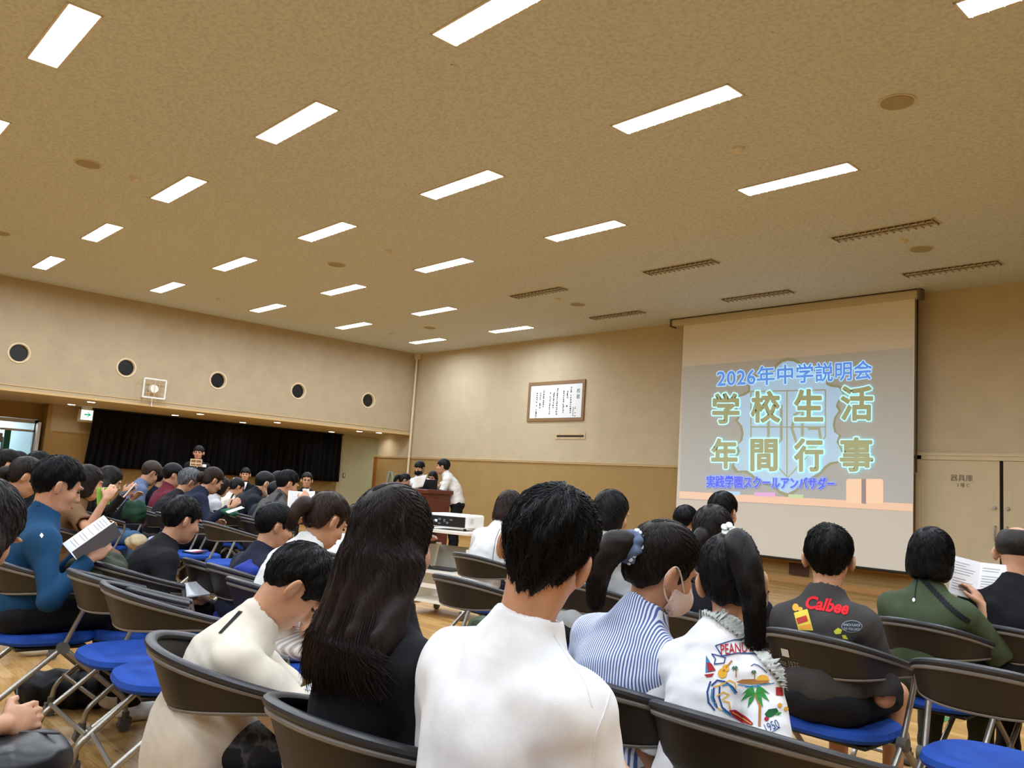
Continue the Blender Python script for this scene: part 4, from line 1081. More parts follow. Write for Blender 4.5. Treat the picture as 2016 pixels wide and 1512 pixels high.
P['behindpony'] = person('person with dark brown hair between striped blouse and screen', 1404, 1046, 3.85, lean=10, pitch=14, hy=12, s=.98, hair='pony', hc='#17110f', top='#14161f', bot='#15182a', hands='lap', tail=([(0, -.10, .0), (0, -.13, -.05), (0, -.12, -.12)], .03), chair_label='folding chair under the person in black behind the striped blouse')
P['smallhead'] = person('person whose black hair just shows left of the dark navy T-shirt', 1350, 1024, 6.6, lean=14, pitch=16, s=.95, hair='short', hc='#0d0c0e', top='#1b1c22', hands='lap', chair_label='folding chair under the half-hidden person before the screen')
# left block
P['teal'] = person('person in teal blue zip jacket reading an open booklet', 114, 950, 4.1, lean=9, pitch=20, hy=0, s=1.03, hair='short', hc='#0c0c0f', top='#123f63', topk='jacket', bot='#101218', hands=(('px', 168, 1076, 4.2), ('px', 180, 1098, 3.95)), curl=.7, strands=1400, bump_hair=.002, face=True,
    chair_label='folding chair under the person in teal zip jacket', footb=-0.12)
P['leftedge'] = person('person with brown-black bob cut off by the left edge', -44, 1035, 2.2, lean=22, pitch=32, s=.98, hair='long', hc='#1b1412', top='#20222a', hands=((-.06, .20, .2), ('px', 6, 1428, 2.1)), strands=700, chair_label=False, kneef=0.2, tail=0.03, hy=28, curl=0.45)
P['kidblack'] = person('person in black T-shirt holding a handheld screen', 358, 1018, 4.4, lean=22, pitch=16, hy=4, s=.90, hair='boy', hc='#0c0b0c', top='#0d0e12', bot='#101118', hands=(('px', 362, 1182, 4.4), ('px', 384, 1182, 4.25)), strands=700, bump_hair=.002, chair_label='folding chair under the person in black with the handheld', chair_off=(0, -.10))
P['kidnavy'] = person('person in navy vest with round black haircut', 541, 1030, 4.35, lean=16, pitch=14, hy=-8, s=.88, hair='boy', hc='#0b0b0d', top='#14182c', bot='#1c2d78', hands='lap', strands=600, chair_label='folding chair under the person in navy vest')
P['whitepony'] = person('person in white top and pleated skirt, brown low ponytail', 643, 1020, 3.96, lean=24, pitch=30, hy=2, s=.96, hair='pony', hc='#2a1b14', top='#dddddb', bot=pleat_mat(), skirt=True, hands='lap', strands=700, tail=([(0, -.10, .01), (0, -.145, .0), (0, -.16, -.05), (0, -.145, -.11)], .032), face=True, width=.92, chair_label='folding chair under the person in pleated skirt')
P['brown'] = person('person in brown short-sleeved dress holding a green phone', 172, 946, 6.5, lean=18, pitch=10, hy=-6, s=.98, hair='bob', hc='#1f1714', top='#6a4e32', bot='#6a4e32', hands=((-.05, .34, .2), ('px', 208, 982, 6.2)), hairw=.95, chair_label='folding chair under the person in brown dress', hs=1.1)
P['jeans'] = person('person in black jacket and jeans with long hair and phone', 215, 944, 8.3, lean=12, pitch=20, hy=-14, s=.98, hair='long', hc='#1a1512', tail=.10, top='#17181c', topk='jacket', bot='#4f6f94', hands=((-.02, .38, .36), ('px', 244, 974, 7.8)), hairw=.92, chair_label='folding chair under the person in jeans', hs=1.15)
P['bluegrey'] = person('person in blue-grey T-shirt with cropped brown hair, head bowed', 297, 930, 10.0, lean=22, pitch=34, s=.98, hair='short', hc='#33261e', top='#5d6a86', bot='#2a2b33', hands='lap', chair_label='folding chair under the person in blue-grey T-shirt', hs=1.16)
P['navyback'] = person('person in navy top between blue-grey and maroon shirts', 321, 940, 10.08, lean=14, pitch=14, s=.95, hair='short', hc='#0c0c0e', top='#141a2c', hands='lap', chair_label='folding chair under the person in navy beside the maroon shirt')
P['maroon'] = person('person in maroon shirt with rounded black hair', 341, 932, 9.61, lean=12, pitch=10, hy=-8, s=1.0, hair='short', hc='#0a0a0c', top='#64202e', topk='polo', bot='#1c1d24', hands='lap', chair_label='folding chair under the person in maroon shirt')
P['greyhair'] = person('person with swept grey hair in black top, head bowed', 372, 948, 8.8, lean=24, pitch=30, hy=0, s=1.0, hair='short', hc='#3a3b3d', top='#14151a', bot='#45443a', hands='lap', bump_hair=.003, face=True, chair_label='folding chair under the grey-haired person', hs=1.16)
P['navyblouse'] = person('person in navy blouse with brown tied hair writing notes', 418, 944, 8.64, lean=28, pitch=28, s=1.0, hair='pony', hc='#2b1c15', top='#131a2e', topk='long', bot='#0f1014', hands=((-.05, .42, .16), ('px', 452, 998, 8.3)), tail=([(0, -.10, .0), (0, -.13, -.02), (0, -.12, -.06)], .03), chair_label='folding chair under the person in navy blouse')
P['cream'] = person('person in cream blouse with dark strap and hair ornament', 466, 957, 11.0, lean=22, pitch=26, s=.88, hair='pony', hc='#0f0d0e', top='#d8d2c2', topk='long', bot='#1c1d24', hands='lap', tail=([(-.0, -.10, -.02), (0, -.15, -.02), (0, -.16, -.07)], .04), chair_label='folding chair under the person in cream blouse')
P['stripedtop'] = person('person in black and white top half behind the navy blouse', 436, 956, 10.2, lean=18, pitch=20, s=.9, hair='bob', hc='#15110f', top='#b9b9bd', hands='lap', chair_label='folding chair under the person in black and white top')
P['darksuit'] = person('person in dark suit jacket bowing forward, seen from behind', 521, 950, 9.8, lean=32, pitch=22, hy=-6, s=1.04, hair='short', hc='#0b0b0d', top='#12151f', topk='jacket', bot='#0f1016', hands='lap', mask='#d8dad8', chair_label='folding chair under the person in dark suit jacket')
P['hat'] = person('person with black hair bent down beside the dark suit', 543, 968, 9.3, lean=24, pitch=24, s=.92, hair='short', hc='#0b0b0e', top='#141827', hands='lap', chair_label='folding chair under the person bent beside the dark suit')
P['cap'] = person('person with dark hair just visible between suit and grey polo', 548, 945, 11.5, lean=14, pitch=22, s=.98, hair='short', hc='#14151c', top='#161a26', hands='lap', chair_label='folding chair under the person hidden behind the grey polo')
P['polo'] = person('person in grey polo with dark shoulder strap reading a leaflet', 566, 950, 8.6, lean=22, pitch=20, hy=-8, s=1.04, hair='short', hc='#0b0b0c', top='#4b4a48', topk='polo', bot='#20212a', hands=((-.1, .4, .2), ('px', 592, 990, 8.2)), chair_label='folding chair under the person in grey polo')
P['shoulder'] = person('person in white top mostly hidden left of the long brown hair', 702, 1024, 5.6, lean=16, pitch=16, s=.86, hair='boy', hc='#241811', top='#dad9d6', hands='lap', chair_label='folding chair under the person in white behind the long hair')
P['l1'] = person('person in black with dark brown hair tied back, near the glass entrance', 50, 936, 5.5, lean=20, pitch=28, hy=-4, s=.96, hair='pony', hc='#1d1310', top='#0f0f12', topk='long', hands='lap', tail=([(0, -.10, -.0), (0, -.12, -.04), (0, -.11, -.09)], .03), face=True, chair_label='folding chair under the person in black near the entrance')
P['l2'] = person('person with brown-black hair turned in profile at the far left', 14, 912, 7.35, lean=14, pitch=12, s=1.0, hair='short', hc='#15100f', top='#1a1b20', hands='lap', face=True, chair_label='folding chair under the person at the far left')
P['l3'] = person('person whose black hair shows below the glass entrance', 76, 914, 7.98, lean=14, pitch=16, s=1.0, hair='short', hc='#0d0c0e', top='#14151a', hands='lap', chair_label='folding chair under the person below the entrance')
P['l4'] = person('person in dark clothes behind the profile at far left', 34, 912, 8.6, lean=14, pitch=12, s=1.0, hair='short', hc='#100e10', top='#1c1d22', hands='lap', chair_label='folding chair under the person in dark clothes at far left')
# presenters and staff
P['sit1'] = person('person in dark suit and plain tie sitting under the curtain', 483, 932, 16.2, lean=2, pitch=2, rz=-118, s=1.0, hair='boy', hc='#0f0d0d', top='#0d0f16', topk='suit', bot='#0d0f16', hands='lap', tie=True, face=True, group='staff by the curtain', chair_label='folding chair under the long-haired suited person by the curtain')
P['sit2'] = person('person in dark suit, striped tie and glasses, arms crossed', 604, 943, 15.0, lean=4, pitch=2, rz=-118, s=1.06, hair='short', hc='#0f0d0d', top='#0d0f16', topk='suit', bot='#0d0f16', hands='cross', tie=True, face=True, glasses=True, width=1.1, group='staff by the curtain', chair_label='folding chair under the person with crossed arms')
P['stand'] = person('person in dark blazer standing before the curtain holding a box', 391, 889, 15.6, lean=1, pitch=4, rz=-122, s=.99, hair='boy', hc='#0a0a0c', top='#0d1016', topk='suit', bot='#0d0f16', stand=True, hands=((-.05, .26, .20), (.10, .28, .18)), face=True, tie=True, group='staff by the curtain')
P['maskboy'] = person('person in white shirt and black mask behind the lectern', 826, 920, 15.0, lean=6, pitch=18, rz=-160, s=.97, hair='boy', hc='#0b0b0f', top='#dfe1e2', topk='polo', bot='#15161c', stand=True, hands=(('px', 832, 955, 14.7), ('px', 826, 962, 14.6)), mask='#101012', group='students at the lectern')
P['lean'] = person('person in white polo and black trousers leaning over the lectern', 872, 916, 14.2, lean=26, pitch=2, rz=128, s=1.0, hair='boy', hc='#0b0b0f', top='#e0deda', topk='polo', bot='#0f1014', stand=True, hands=(('px', 846, 962, 14.0), ('px', 838, 944, 14.2)), face=True, group='students at the lectern', curl=.3)
P['spect'] = person('person with glasses peering out behind the lectern laptop', 852, 938, 15.6, lean=14, pitch=14, rz=-150, s=.9, hair='bob', hc='#1a1312', top='#d9d9d6', bot='#15161c', stand=True, hands='stand', face=True, glasses=True, group='students at the lectern')
P['ponyfar'] = person('person with black ponytail standing left of the lectern', 797, 944, 14.8, lean=16, pitch=24, rz=-30, s=.9, hair='pony', hc='#0c0b0d', top='#d6d6d2', bot='#15161c', stand=True, hands='stand', tail=([(0, -.10, .02), (0, -.15, .0), (0, -.16, -.08), (0, -.15, -.15)], .035), group='students at the lectern')
# ------------------------------------------------------------------ projector cart, lectern and other furniture
def group_empty(name, label, cat, loc, rz=0, group=None):
    o = empty(name, loc, rz); return tag(o, label, cat, group)
MWH = mat('cart_white', '#e4e1d8', .45)
cx, cy = at(893, 1070, 8.3)[:2]
ct = group_empty('projector_cart', 'white rolling cart carrying the projector, shelves open at the side', 'cart', (cx, cy, 0), math.radians(14))
B().box((-.36, -.25, .79), (.36, .25, .82)).obj('top', MWH, ct, bevel=.004)
B().box((-.33, -.23, .40), (.33, .23, .42)).obj('shelf', MWH, ct); B().box((-.33, -.23, .12), (.33, .23, .14)).obj('shelf', MWH, ct)
for s in (-1, 1): B().box((s*.34-.012, -.23, .08), (s*.34+.012, .23, .66)).obj('side_panel', MWH, ct)
for s in (-1, 1):
    B().box((s*.30-.035, -.06, .66), (s*.30+.035, .06, .79)).obj('post', mat('cart_post', '#3a201c', .5), ct)
    for q in (-1, 1):
        B().disc((s*.3, q*.19, .035), (1, 0, 0), .035, .03, 16).box((s*.3-.02, q*.19-.02, .05), (s*.3+.02, q*.19+.02, .08)).obj('caster', M_CAST, ct)
B().box((-.33, -.23, .26), (.33, -.215, .30)).obj('back_rail', MWH, ct)
pj = group_empty('projector', 'white projector with dark connector panel on the rolling cart', 'projector', (cx, cy, .82), math.radians(14+8))
B().box((-.23, -.17, .025), (.23, .19, .155)).obj('body', mat('projector_white', '#e9e8e4', .35), pj, bevel=.022)
B().box((-.205, -.178, .035), (.205, -.166, .135)).obj('connector_panel', mat('panel_black', '#141416', .4), pj, bevel=.004)
for i, (x, z, w_, h_) in enumerate(((-.15, .08, .05, .03), (-.09, .10, .03, .02), (-.09, .06, .03, .015), (-.03, .09, .02, .03), (.0, .07, .025, .02), (.04, .1, .03, .015), (-.16, .05, .02, .01))):
    B().box((x, -.182, z-h_/2), (x+w_, -.177, z+h_/2)).obj('socket', mat('socket_grey', '#6f7884', .4, .3), pj)
B().box((-.125, -.184, .075), (-.10, -.178, .095)).obj('indicator', mat('led_blue', '#bfe0ff', .4, emit='#9fd0ff', estr=2.0), pj)
B().box((.2295, -.11, .07), (.232, -.05, .12)).obj('rating_label', mat('label_grey', '#c9c8c2', .6), pj)
B().disc((-.06, .19, .09), (0, 1, 0), .05, .03, 24).obj('lens', mat('lens_glass', '#101318', .1), pj)
for s in (-1, 1): B().disc((s*.18, -.12, .012), (0, 0, 1), .015, .026, 12).obj('foot', M_BLACK, pj)
w2 = lambda x, y, z: (cx+math.cos(.244)*x-math.sin(.244)*y, cy+math.sin(.244)*x+math.cos(.244)*y, z)
cb = B().tube(spline([w2(-.1, -.18, .90), w2(-.08, -.27, .87), w2(-.12, -.29, .75), w2(-.13, -.27, .55), w2(-.08, -.2, .435)], 8), .006, 8).obj('projector_cable', M_BLACK)
tag(cb, 'black cable hanging from the projector to the shelf below', 'cable')
lp = group_empty('open_laptop', 'grey laptop standing open on the cart shelf under the projector', 'laptop', w2(-.12, .02, .42), math.radians(20))
B().box((-.17, -.12, 0), (.17, .12, .015)).obj('keyboard_base', mat('laptop_dark', '#1c1d20', .4), lp)
o = B().box((-.17, -.006, 0), (.17, .006, .22)).obj('lid', mat('laptop_grey', '#a8a79f', .4, .3), lp); o.location = (0, .12, .012); o.rotation_euler = (-.25, 0, 0)
# lectern
lx, ly = at(829, 1000, 14.0)[:2]
lc = group_empty('lectern', 'reddish brown wooden lectern with fluted front and flower emblem', 'lectern', (lx, ly, 0), math.radians(4))
MLW = mat('lectern_wood', '#5a2a1b', .4); v = coords(MLW, (1, 1, 12)); nz = noise(MLW, v, 6, 4); L(MLW, ramp(MLW, nz, [(.3, '#4a2015'), (.7, '#6d3623')]), bsdf(MLW).inputs['Base Color'])
B().box((-.43, -.26, .04), (.43, .24, 1.08)).obj('cabinet', MLW, lc)
B().box((-.47, -.30, 1.08), (.47, .28, 1.15)).obj('top', MLW, lc, bevel=.015)
B().box((-.46, -.29, 0), (.46, .27, .06)).obj('plinth', MLW, lc)
f = B()
for a_, b_ in (((-.40, .97), (.40, 1.03)), ((-.40, .12), (.40, .17))): f.box((a_[0], -.275, a_[1]), (b_[0], -.26, b_[1]))
for s in (-1, 1): f.box((s*.375-.025, -.275, .12), (s*.375+.025, -.26, 1.03))
f.obj('front_frame', MLW, lc)
f = B()
for i in range(16):
    x = -.33+i*.044; f.tube([(x, -.262, .19), (x, -.262, .95)], .014, 8)
f.obj('fluting', MLW, lc, True)
def flower(r0, r1, y):
    V = []; n = 60
    for i in range(n):
        a = 2*math.pi*i/n+math.pi/2; r = r0+(r1-r0)*abs(math.cos(2.5*(a-math.pi/2)))**.6; V.append((-.02+r*math.cos(a), y, .62+r*math.sin(a)))
    return V
e = B(); ro = flower(.085, .13, -.285); ri = flower(.070, .112, -.285); n = len(ro)
e.add(ro+ri, [(i, (i+1) % n, n+(i+1) % n, n+i) for i in range(n)])
V, Fc = text_mesh('中学', .07); e.add([(p[0]-.02, -.286, p[1]+.62) for p in V], Fc)
e.obj('emblem', mat('emblem_gold', '#d6a888', .4), lc)
B().add(flower(.078, .12, -.281), [tuple(range(60))]).obj('emblem_field', mat('emblem_field', '#5a1f14', .5), lc)
tp = group_empty('lectern_laptop', 'black laptop standing open on top of the lectern', 'laptop', (*at(847, 960, 14.0)[:2], 1.15), math.radians(180+34))
B().box((-.165, -.12, 0), (.165, .12, .014)).obj('keyboard_base', mat('laptop_dark', '#1c1d20', .4), tp)
o = B().box((-.165, -.005, 0), (.165, .005, .15)).obj('lid', mat('laptop_black', '#0c0c0f', .4), tp); o.location = (0, .12, .012); o.rotation_euler = (-.15, 0, 0)
B().box((.08, .005, .125), (.14, .0065, .14)).obj('sticker', mat('sticker_white', '#c9c9cc', .6), o)
# easel at the corner
ex, ey = at(768, 950, 16.6)[:2]
ea = group_empty('easel', 'grey green folded easel standing in the corner left of the lectern', 'easel', (ex, ey, 0), math.radians(20))
b = B()
for s in (-1, 1): b.tube([(s*.30, 0, 0), (s*.03, 0, 1.42)], .028, 8)
b.obj('front_leg', mat('easel_green', '#7d8577', .5), ea); B().tube([(-.2, 0, .55), (.2, 0, .55)], .02, 8).obj('crossbar', mat('easel_green', '#7d8577', .5), ea)
B().tube([(0, .4, 0), (0, .02, 1.4)], .02, 8).obj('rear_leg', mat('easel_green', '#7d8577', .5), ea)
# ------------------------------------------------------------------ empty chairs
def rim_chair(px, py, label, dy=.26, dx=0.0, rz=0, z=None):
    z = z or (.752 if dx >= .2 else .79)
    p = onz(px, py, z); a = math.radians(rz)
    return chair(p[0]+dx*math.cos(a)-dy*math.sin(a), p[1]+dx*math.sin(a)+dy*math.cos(a), a, label)
rim_chair(206, 1153, 'empty folding chair behind the person in black with the handheld', rz=-8)
p = onz(1900, 1316, .785)
chair(p[0], p[1]+.27, math.radians(4), 'empty folding chair at lower right corner, its back facing the viewer')
bundle_at = rim_chair(862, 1140, 'empty folding chair between long brown hair and plain white T-shirt', dx=.21, dy=.147)
rim_chair(410, 1034, 'empty folding chair left of the navy vest, showing its dark back', dx=.21, dy=.147)
rim_chair(372, 1098, 'empty folding chair just right of the person in black T-shirt', dx=.16, dy=.2)
rim_chair(470, 994, 'empty folding chair behind the dark suit jacket', dx=.21, dy=.147)
rim_chair(150, 1122, 'empty folding chair with grey bag between teal jacket and black T-shirt', dx=.1, dy=.22)
rim_chair(2004, 1250, 'folding chair cut off by the right edge beside the green T-shirt', dx=.22, dy=.12)
# ------------------------------------------------------------------ papers, phones and bags
M_PAPER = mat('paper_white', '#eef0f4', .7); M_PTXT = mat('print_grey', '#8d9299', .7); M_PINK = mat('print_dark', '#2a2a30', .7)
def booklet(label, c, n, up, w, h, open_=.5, cover=None, lines=True, name='booklet', cat='booklet', seed=1, col=None):
    """open booklet: two leaves hinged along up at c, facing n"""
    n = np.array(n, float); n /= np.linalg.norm(n); up = np.array(up, float); up -= n*(up@n); up /= np.linalg.norm(up); rt = np.cross(up, n)
    r = empty(name, c); tag(r, label, cat); rng = random.Random(seed)
    for s in (-1, 1):
        d_ = rt*s*math.cos(open_)+n*math.sin(open_)*1.0; fn = np.cross(d_, up)*s; fn = fn if fn@n > 0 else -fn
        t = B(); a, b_ = -up*h/2, up*h/2; tk = fn*-.004
        q = [a, a+d_*w, b_+d_*w, b_]
        t.add([tuple(x) for x in q]+[tuple(x+tk) for x in q], [(0, 1, 2, 3), (7, 6, 5, 4), (0, 4, 5, 1), (1, 5, 6, 2), (2, 6, 7, 3), (3, 7, 4, 0)])
        lf = t.obj('page', M_PAPER if col is None else col, r)
        if cover is not None:
            t = B(); q2 = [x+tk*1.2 for x in q]; t.add([tuple(x) for x in q2]+[tuple(x+tk*.4) for x in q2], [(0, 1, 2, 3), (7, 6, 5, 4), (0, 4, 5, 1), (1, 5, 6, 2), (2, 6, 7, 3), (3, 7, 4, 0)]); t.obj('cover', cover, r)
        if lines:
            t = B()
            for i in range(12):
                z = .42-.07*i; l = rng.uniform(.4, .8)
                if rng.random() < .15: continue
                o_ = fn*.001; x0 = .1 if s > 0 else .92-l
                t.add([tuple(d_*w*x0+up*h*z+o_), tuple(d_*w*(x0+l)+up*h*z+o_), tuple(d_*w*(x0+l)+up*h*(z+.012)+o_), tuple(d_*w*x0+up*h*(z+.012)+o_)], [(0, 1, 2, 3)])
            t.obj('print', M_PTXT, lf)
    return r
def toward_cam(p): v = np.array([0, 0, CH])-np.array(p); return v/np.linalg.norm(v)
c = at(198, 1080, 4.0); booklet('open white booklet with grey cover in the hands of teal jacket', c, (.0, -.65, .75), (.1, .75, .65), .145, .215, .75, cover=mat('cover_grey', '#8d8f90', .6))
c = at(1926, 1144, 4.05); booklet('open white booklet held up beside the green T-shirt', c, toward_cam(c)+np.array([0, -.1, .35]), (.05, 0.2, 1), .12, .19, .25, seed=4)
c = at(593, 987, 8.3); booklet('open leaflet held by the person in grey polo', c, toward_cam(c)+np.array([-.1, 0, .3]), (-.25, 0.1, 1), .13, .2, .2, seed=6)
c = at(640, 1372, 2.42); bl = booklet('printed leaflet on the lap of the cream T-shirt', c, (-.1, -.25, 1), (.0, 1, .1), .15, .26, .05, seed=7)
t = B(); V, Fc = text_mesh('試 算', .03); t.add([(p[1]*-1*.9-.04, p[0]*.9, .012) for p in V], Fc); t.obj('heading', M_PINK, bl)
c = at(463, 1004, 8.0); booklet('small white handout on green bag beside navy blouse', c, (-.1, -.4, 1), (0.3, 1, .1), .1, .15, .05, seed=8)
def slab(name, label, cat, c, n, up, w, h, t, m, parts=()):
    n = np.array(n, float); n /= np.linalg.norm(n); up = np.array(up, float); up -= n*(up@n); up /= np.linalg.norm(up); rt = np.cross(up, n)
    r = empty(name, c); tag(r, label, cat)
    mt = Matrix([[rt[i], up[i], n[i]] for i in range(3)]).to_4x4()
    o = B().box((-w/2, -h/2, -t/2), (w/2, h/2, t/2)).obj('case', m, r, bevel=min(.006, t*.4)); o.matrix_local = mt
    for nm, lo, hi, pm in parts:
        q = B().box((lo[0], lo[1], t/2-.0005), (hi[0], hi[1], t/2+.0012)).obj(nm, pm, r); q.matrix_local = mt
    return r
c = at(203, 977, 6.25); slab('phone', 'phone in a bright green case held up by the brown dress', 'phone', c, toward_cam(c)+np.array([.3, 0, .2]), (-.55, 0, 1), .085, .13, .014, mat('green_case', '#86b82e', .5), (('screen', (-.036, -.06), (.036, .06), mat('green_screen', '#79a82c', .4)),))
c = at(250, 965, 7.8); slab('phone', 'dark phone held by the person in jeans', 'phone', c, (.3, -.6, .6), (.5, .3, .9), .075, .15, .01, M_BLACK)
pn = B().tube([at(243, 979, 7.75), at(266, 953, 7.8)], .006, 8).obj('stylus', mat('pen_white', '#d9dce0', .4)); tag(pn, 'thin white pen held over the phone of the person in jeans', 'pen')
pn = B().tube([at(451, 999, 8.3), at(457, 984, 8.28)], .006, 8).obj('pen', M_BLACK); tag(pn, 'dark pen held by the person in navy blouse', 'pen')
c = at(399, 1158, 4.25); slab('handheld_screen', 'white handheld screen with a red picture held by black T-shirt', 'handheld device', c, toward_cam(c)+np.array([-.2, 0, .9]), (.5, .45, .55), .10, .17, .014, mat('device_white', '#d5d8dc', .4), (('screen', (-.042, -.07), (.042, .07), mat('device_screen', '#c9ccd2', .3)), ('red_picture', (-.02, .02), (.03, .055), mat('device_red', '#b83a48', .4))))
c = at(386, 911, 15.25); slab('display_box', 'beige box with brown windows held by the standing blazer', 'box', c, toward_cam(c), (0, 0, 1), .20, .13, .09, mat('box_beige', '#d9bb92', .6), (('window', (-.085, .005), (-.005, .05), mat('box_brown', '#7a5836', .6)), ('window', (.005, .005), (.085, .05), mat('box_brown', '#7a5836', .6)), ('window', (-.085, -.05), (-.005, -.02), mat('box_brown', '#7a5836', .6)), ('window', (.005, -.05), (.085, -.02), mat('box_brown', '#7a5836', .6))))
c = at(402, 917, 15.3); slab('name_badge', 'small white name badge on the standing dark blazer', 'badge', c, toward_cam(c), (0, 0, 1), .07, .05, .006, M_PAPER)
# paper in the hands of the students
n_ = 12; c0 = at(825, 949, 13.7); uR = CR; uU = np.array([0, 0, 1.0]); V = []
for i in range(n_):
    for j in range(9):
        u, v_ = i/(n_-1)-.5, j/8-.5; V.append(c0+uR*(u*.19+v_*.06)+uU*(v_*.2+.04*u)+toward_cam(c0)*(.05*math.sin(u*3+v_*2)))
o = mobj('paper_sheet', V, [(i*9+j, (i+1)*9+j, (i+1)*9+j+1, i*9+j+1) for i in range(n_-1) for j in range(8)], M_PAPER, None, True); o.modifiers.new('thick', 'SOLIDIFY').thickness = .002
tag(o, 'curled white sheet of paper held above the lectern', 'paper')
def sdf_thing(name, label, cat, f, lo, hi, h, m, loc=(0, 0, 0), rz=0, part='body'):
    r = empty(name, loc, rz); tag(r, label, cat); V, Q = nets(f, lo, hi, h); npobj(part, V, Q, m, r); return r
# black duffel on the floor
p = onz(98, 1394, 0.0)
f = S(); f.u(ell((0, 0, .085), (.25, .11, .09)), 0); f.u(ell((-.08, 0, .07), (.15, .105, .07)), .05); f.u(ell((.12, .01, .08), (.14, .09, .075)), .05); f.warp(wrinkle(3, .012, .12)); f.cut(plane((0, 0, .004), (0, 0, -1)))
bg = sdf_thing('duffel_bag', 'crumpled black bag lying on the wooden floor at lower left', 'bag', f, (-.3, -.16, 0), (.3, .16, .2), .008, fabric('bag_black', '#0c0c10', .7, .2), (p[0]-.02, p[1]+.06, 0), math.radians(50))
B().tube(spline([(-.2, -.07, .10), (-.16, -.13, .06), (-.12, -.125, .012)], 6), .007, 6).obj('strap', M_BLACK, bg)
# dark green tote bag
p = onz(185, 1345, 0.0)
tb_ = group_empty('tote_bag', 'dark green upright paper tote bag under the chairs at left', 'bag', (p[0], p[1]+.15, 0), math.radians(35))
mg = mat('tote_green', '#12301f', .6)
B().add([(-.17, -.06, 0), (.17, -.06, 0), (.17, .06, 0), (-.17, .06, 0), (-.19, -.05, .36), (.19, -.05, .36), (.19, .05, .36), (-.19, .05, .36)], [(0, 3, 2, 1), (0, 1, 5, 4), (1, 2, 6, 5), (2, 3, 7, 6), (3, 0, 4, 7)]).obj('sack', mg, tb_)
for s in (-1, 1): B().tube(slerp_path([(-.08, s*.05, .36), (-.07, s*.05, .46), (.07, s*.05, .46), (.08, s*.05, .36)], 5, .04), .005, 6).obj('handle', mg, tb_)
def soft_bag(name, label, px, py, d, r, col, seed, rz=0, cat='bag', wr=.012, z=None):
    f = S(); f.u(ell((0, 0, 0), r), 0); f.u(ell((.3*r[0], 0, -.2*r[2]), (r[0]*.8, r[1], r[2]*.8)), .04); f.warp(wrinkle(seed, wr, .11))
    return sdf_thing(name, label, cat, f, (-r[0]*1.5, -r[1]*1.5, -r[2]*1.5), (r[0]*1.5, r[1]*1.5, r[2]*1.5), .009, fabric('bag_'+col[1:], col, .75, .2), at(px, py, d) if z is None else onz(px, py, z), rz)
soft_bag('shoulder_bag', 'olive grey soft bag on the empty chair beside teal jacket', 190, 1118, 4.15, (.17, .13, .085), '#3b4033', 11)
jb = soft_bag('jacket_bundle', 'green camouflage bundle on the empty seat right of the long brown hair', 915, 1196, 3.9, (.16, .13, .06), '#4b5a45', 12)
jb.location = (bundle_at.location.x+.04, bundle_at.location.y+.06, .512)
b_ = soft_bag('tote_bag', 'cream tote bag with trims on a seat between brown dress and black T-shirt', 268, 1066, 5.4, (.10, .09, .07), '#b7a684', 13, z=.525)
p = onz(268, 1066, .455); chair(p[0]+.02, p[1]-.03, 0, 'empty folding chair carrying the cream tote bag')
soft_bag('hand_towel', 'pale blue cloth lying on the cream tote bag', 303, 1062, 5.3, (.05, .045, .03), '#a9b4d8', 14, cat='cloth', z=.55)
soft_bag('green_bag', 'bright green shopping bag on the lap beside navy blouse', 452, 1008, 8.3, (.08, .07, .035), '#235540', 15)
soft_bag('green_bag', 'dark green bag hugged on the lap by the person in jeans', 264, 1004, 8.0, (.05, .11, .10), '#153a28', 16)
soft_bag('mint_bag', 'mint green bag on the lap beside the green T-shirt', 1968, 1252, 4.0, (.11, .12, .05), '#79b9a0', 17)
soft_bag('yellow_bundle', 'mustard bundle at the right edge above the mint bag', 2016, 1238, 4.1, (.05, .07, .09), '#9a7a34', 18, cat='bundle')
c = onz(384, 1086, .467); chair(c[0], c[1]-.03, 0, 'empty folding chair with a navy folder on its seat')
slab('folder', 'navy folder with red edge lying on an empty blue seat', 'folder', c, (0, -.1, 1), (1, .2, 0), .15, .2, .014, mat('folder_navy', '#1a2148', .5), (('sheet', (-.06, -.09), (.06, .03), M_PAPER), ('red_sheet', (-.05, .03), (.055, .09), mat('red_sheet', '#b02a3a', .5))))
soft_bag('blue_jacket', 'crumpled royal blue jacket on the seat of the navy vest', 500, 1124, 4.2, (.10, .09, .06), '#1b2f86', 19, cat='jacket')
# black leather bag at the lower left, under the hand
f = S(); f.u(ell((0, 0, 0), (.19, .14, .10)), 0); f.cut(plane((0, 0, .06), (0, 0, 1)), .04); f.warp(wrinkle(21, .006, .09))
lb_ = sdf_thing('leather_bag', 'black leather bag under the hand at lower left corner', 'bag', f, (-.24, -.2, -.14), (.24, .2, .14), .006, mat('black_leather', '#14151a', .38), at(-22, 1500, 2.08), math.radians(70))
B().tube(spline([(-.15, .0, .062), (0, .02, .064), (.15, .0, .062)], 8), .004, 6).obj('zip', mat('zip_grey', '#55575c', .4, .5), lb_)

# green tape on the floor at right
a_, b_ = onz(1832, 1427, 0), onz(1868, 1413, 0); v_ = (b_-a_)/np.linalg.norm(b_-a_); n_ = np.array([-v_[1], v_[0], 0])*.025
o = B().add([tuple(q+np.array([0, 0, h_])) for h_ in (.0005, .0025) for q in (a_-n_, b_-n_, b_+n_, a_+n_)], [(0, 3, 2, 1), (4, 5, 6, 7), (0, 1, 5, 4), (1, 2, 6, 5), (2, 3, 7, 6), (3, 0, 4, 7)]).obj('floor_tape', mat('tape_green', '#3f7a45', .5))
tag(o, 'short strip of green tape on the floor between the right-hand chairs', 'tape')
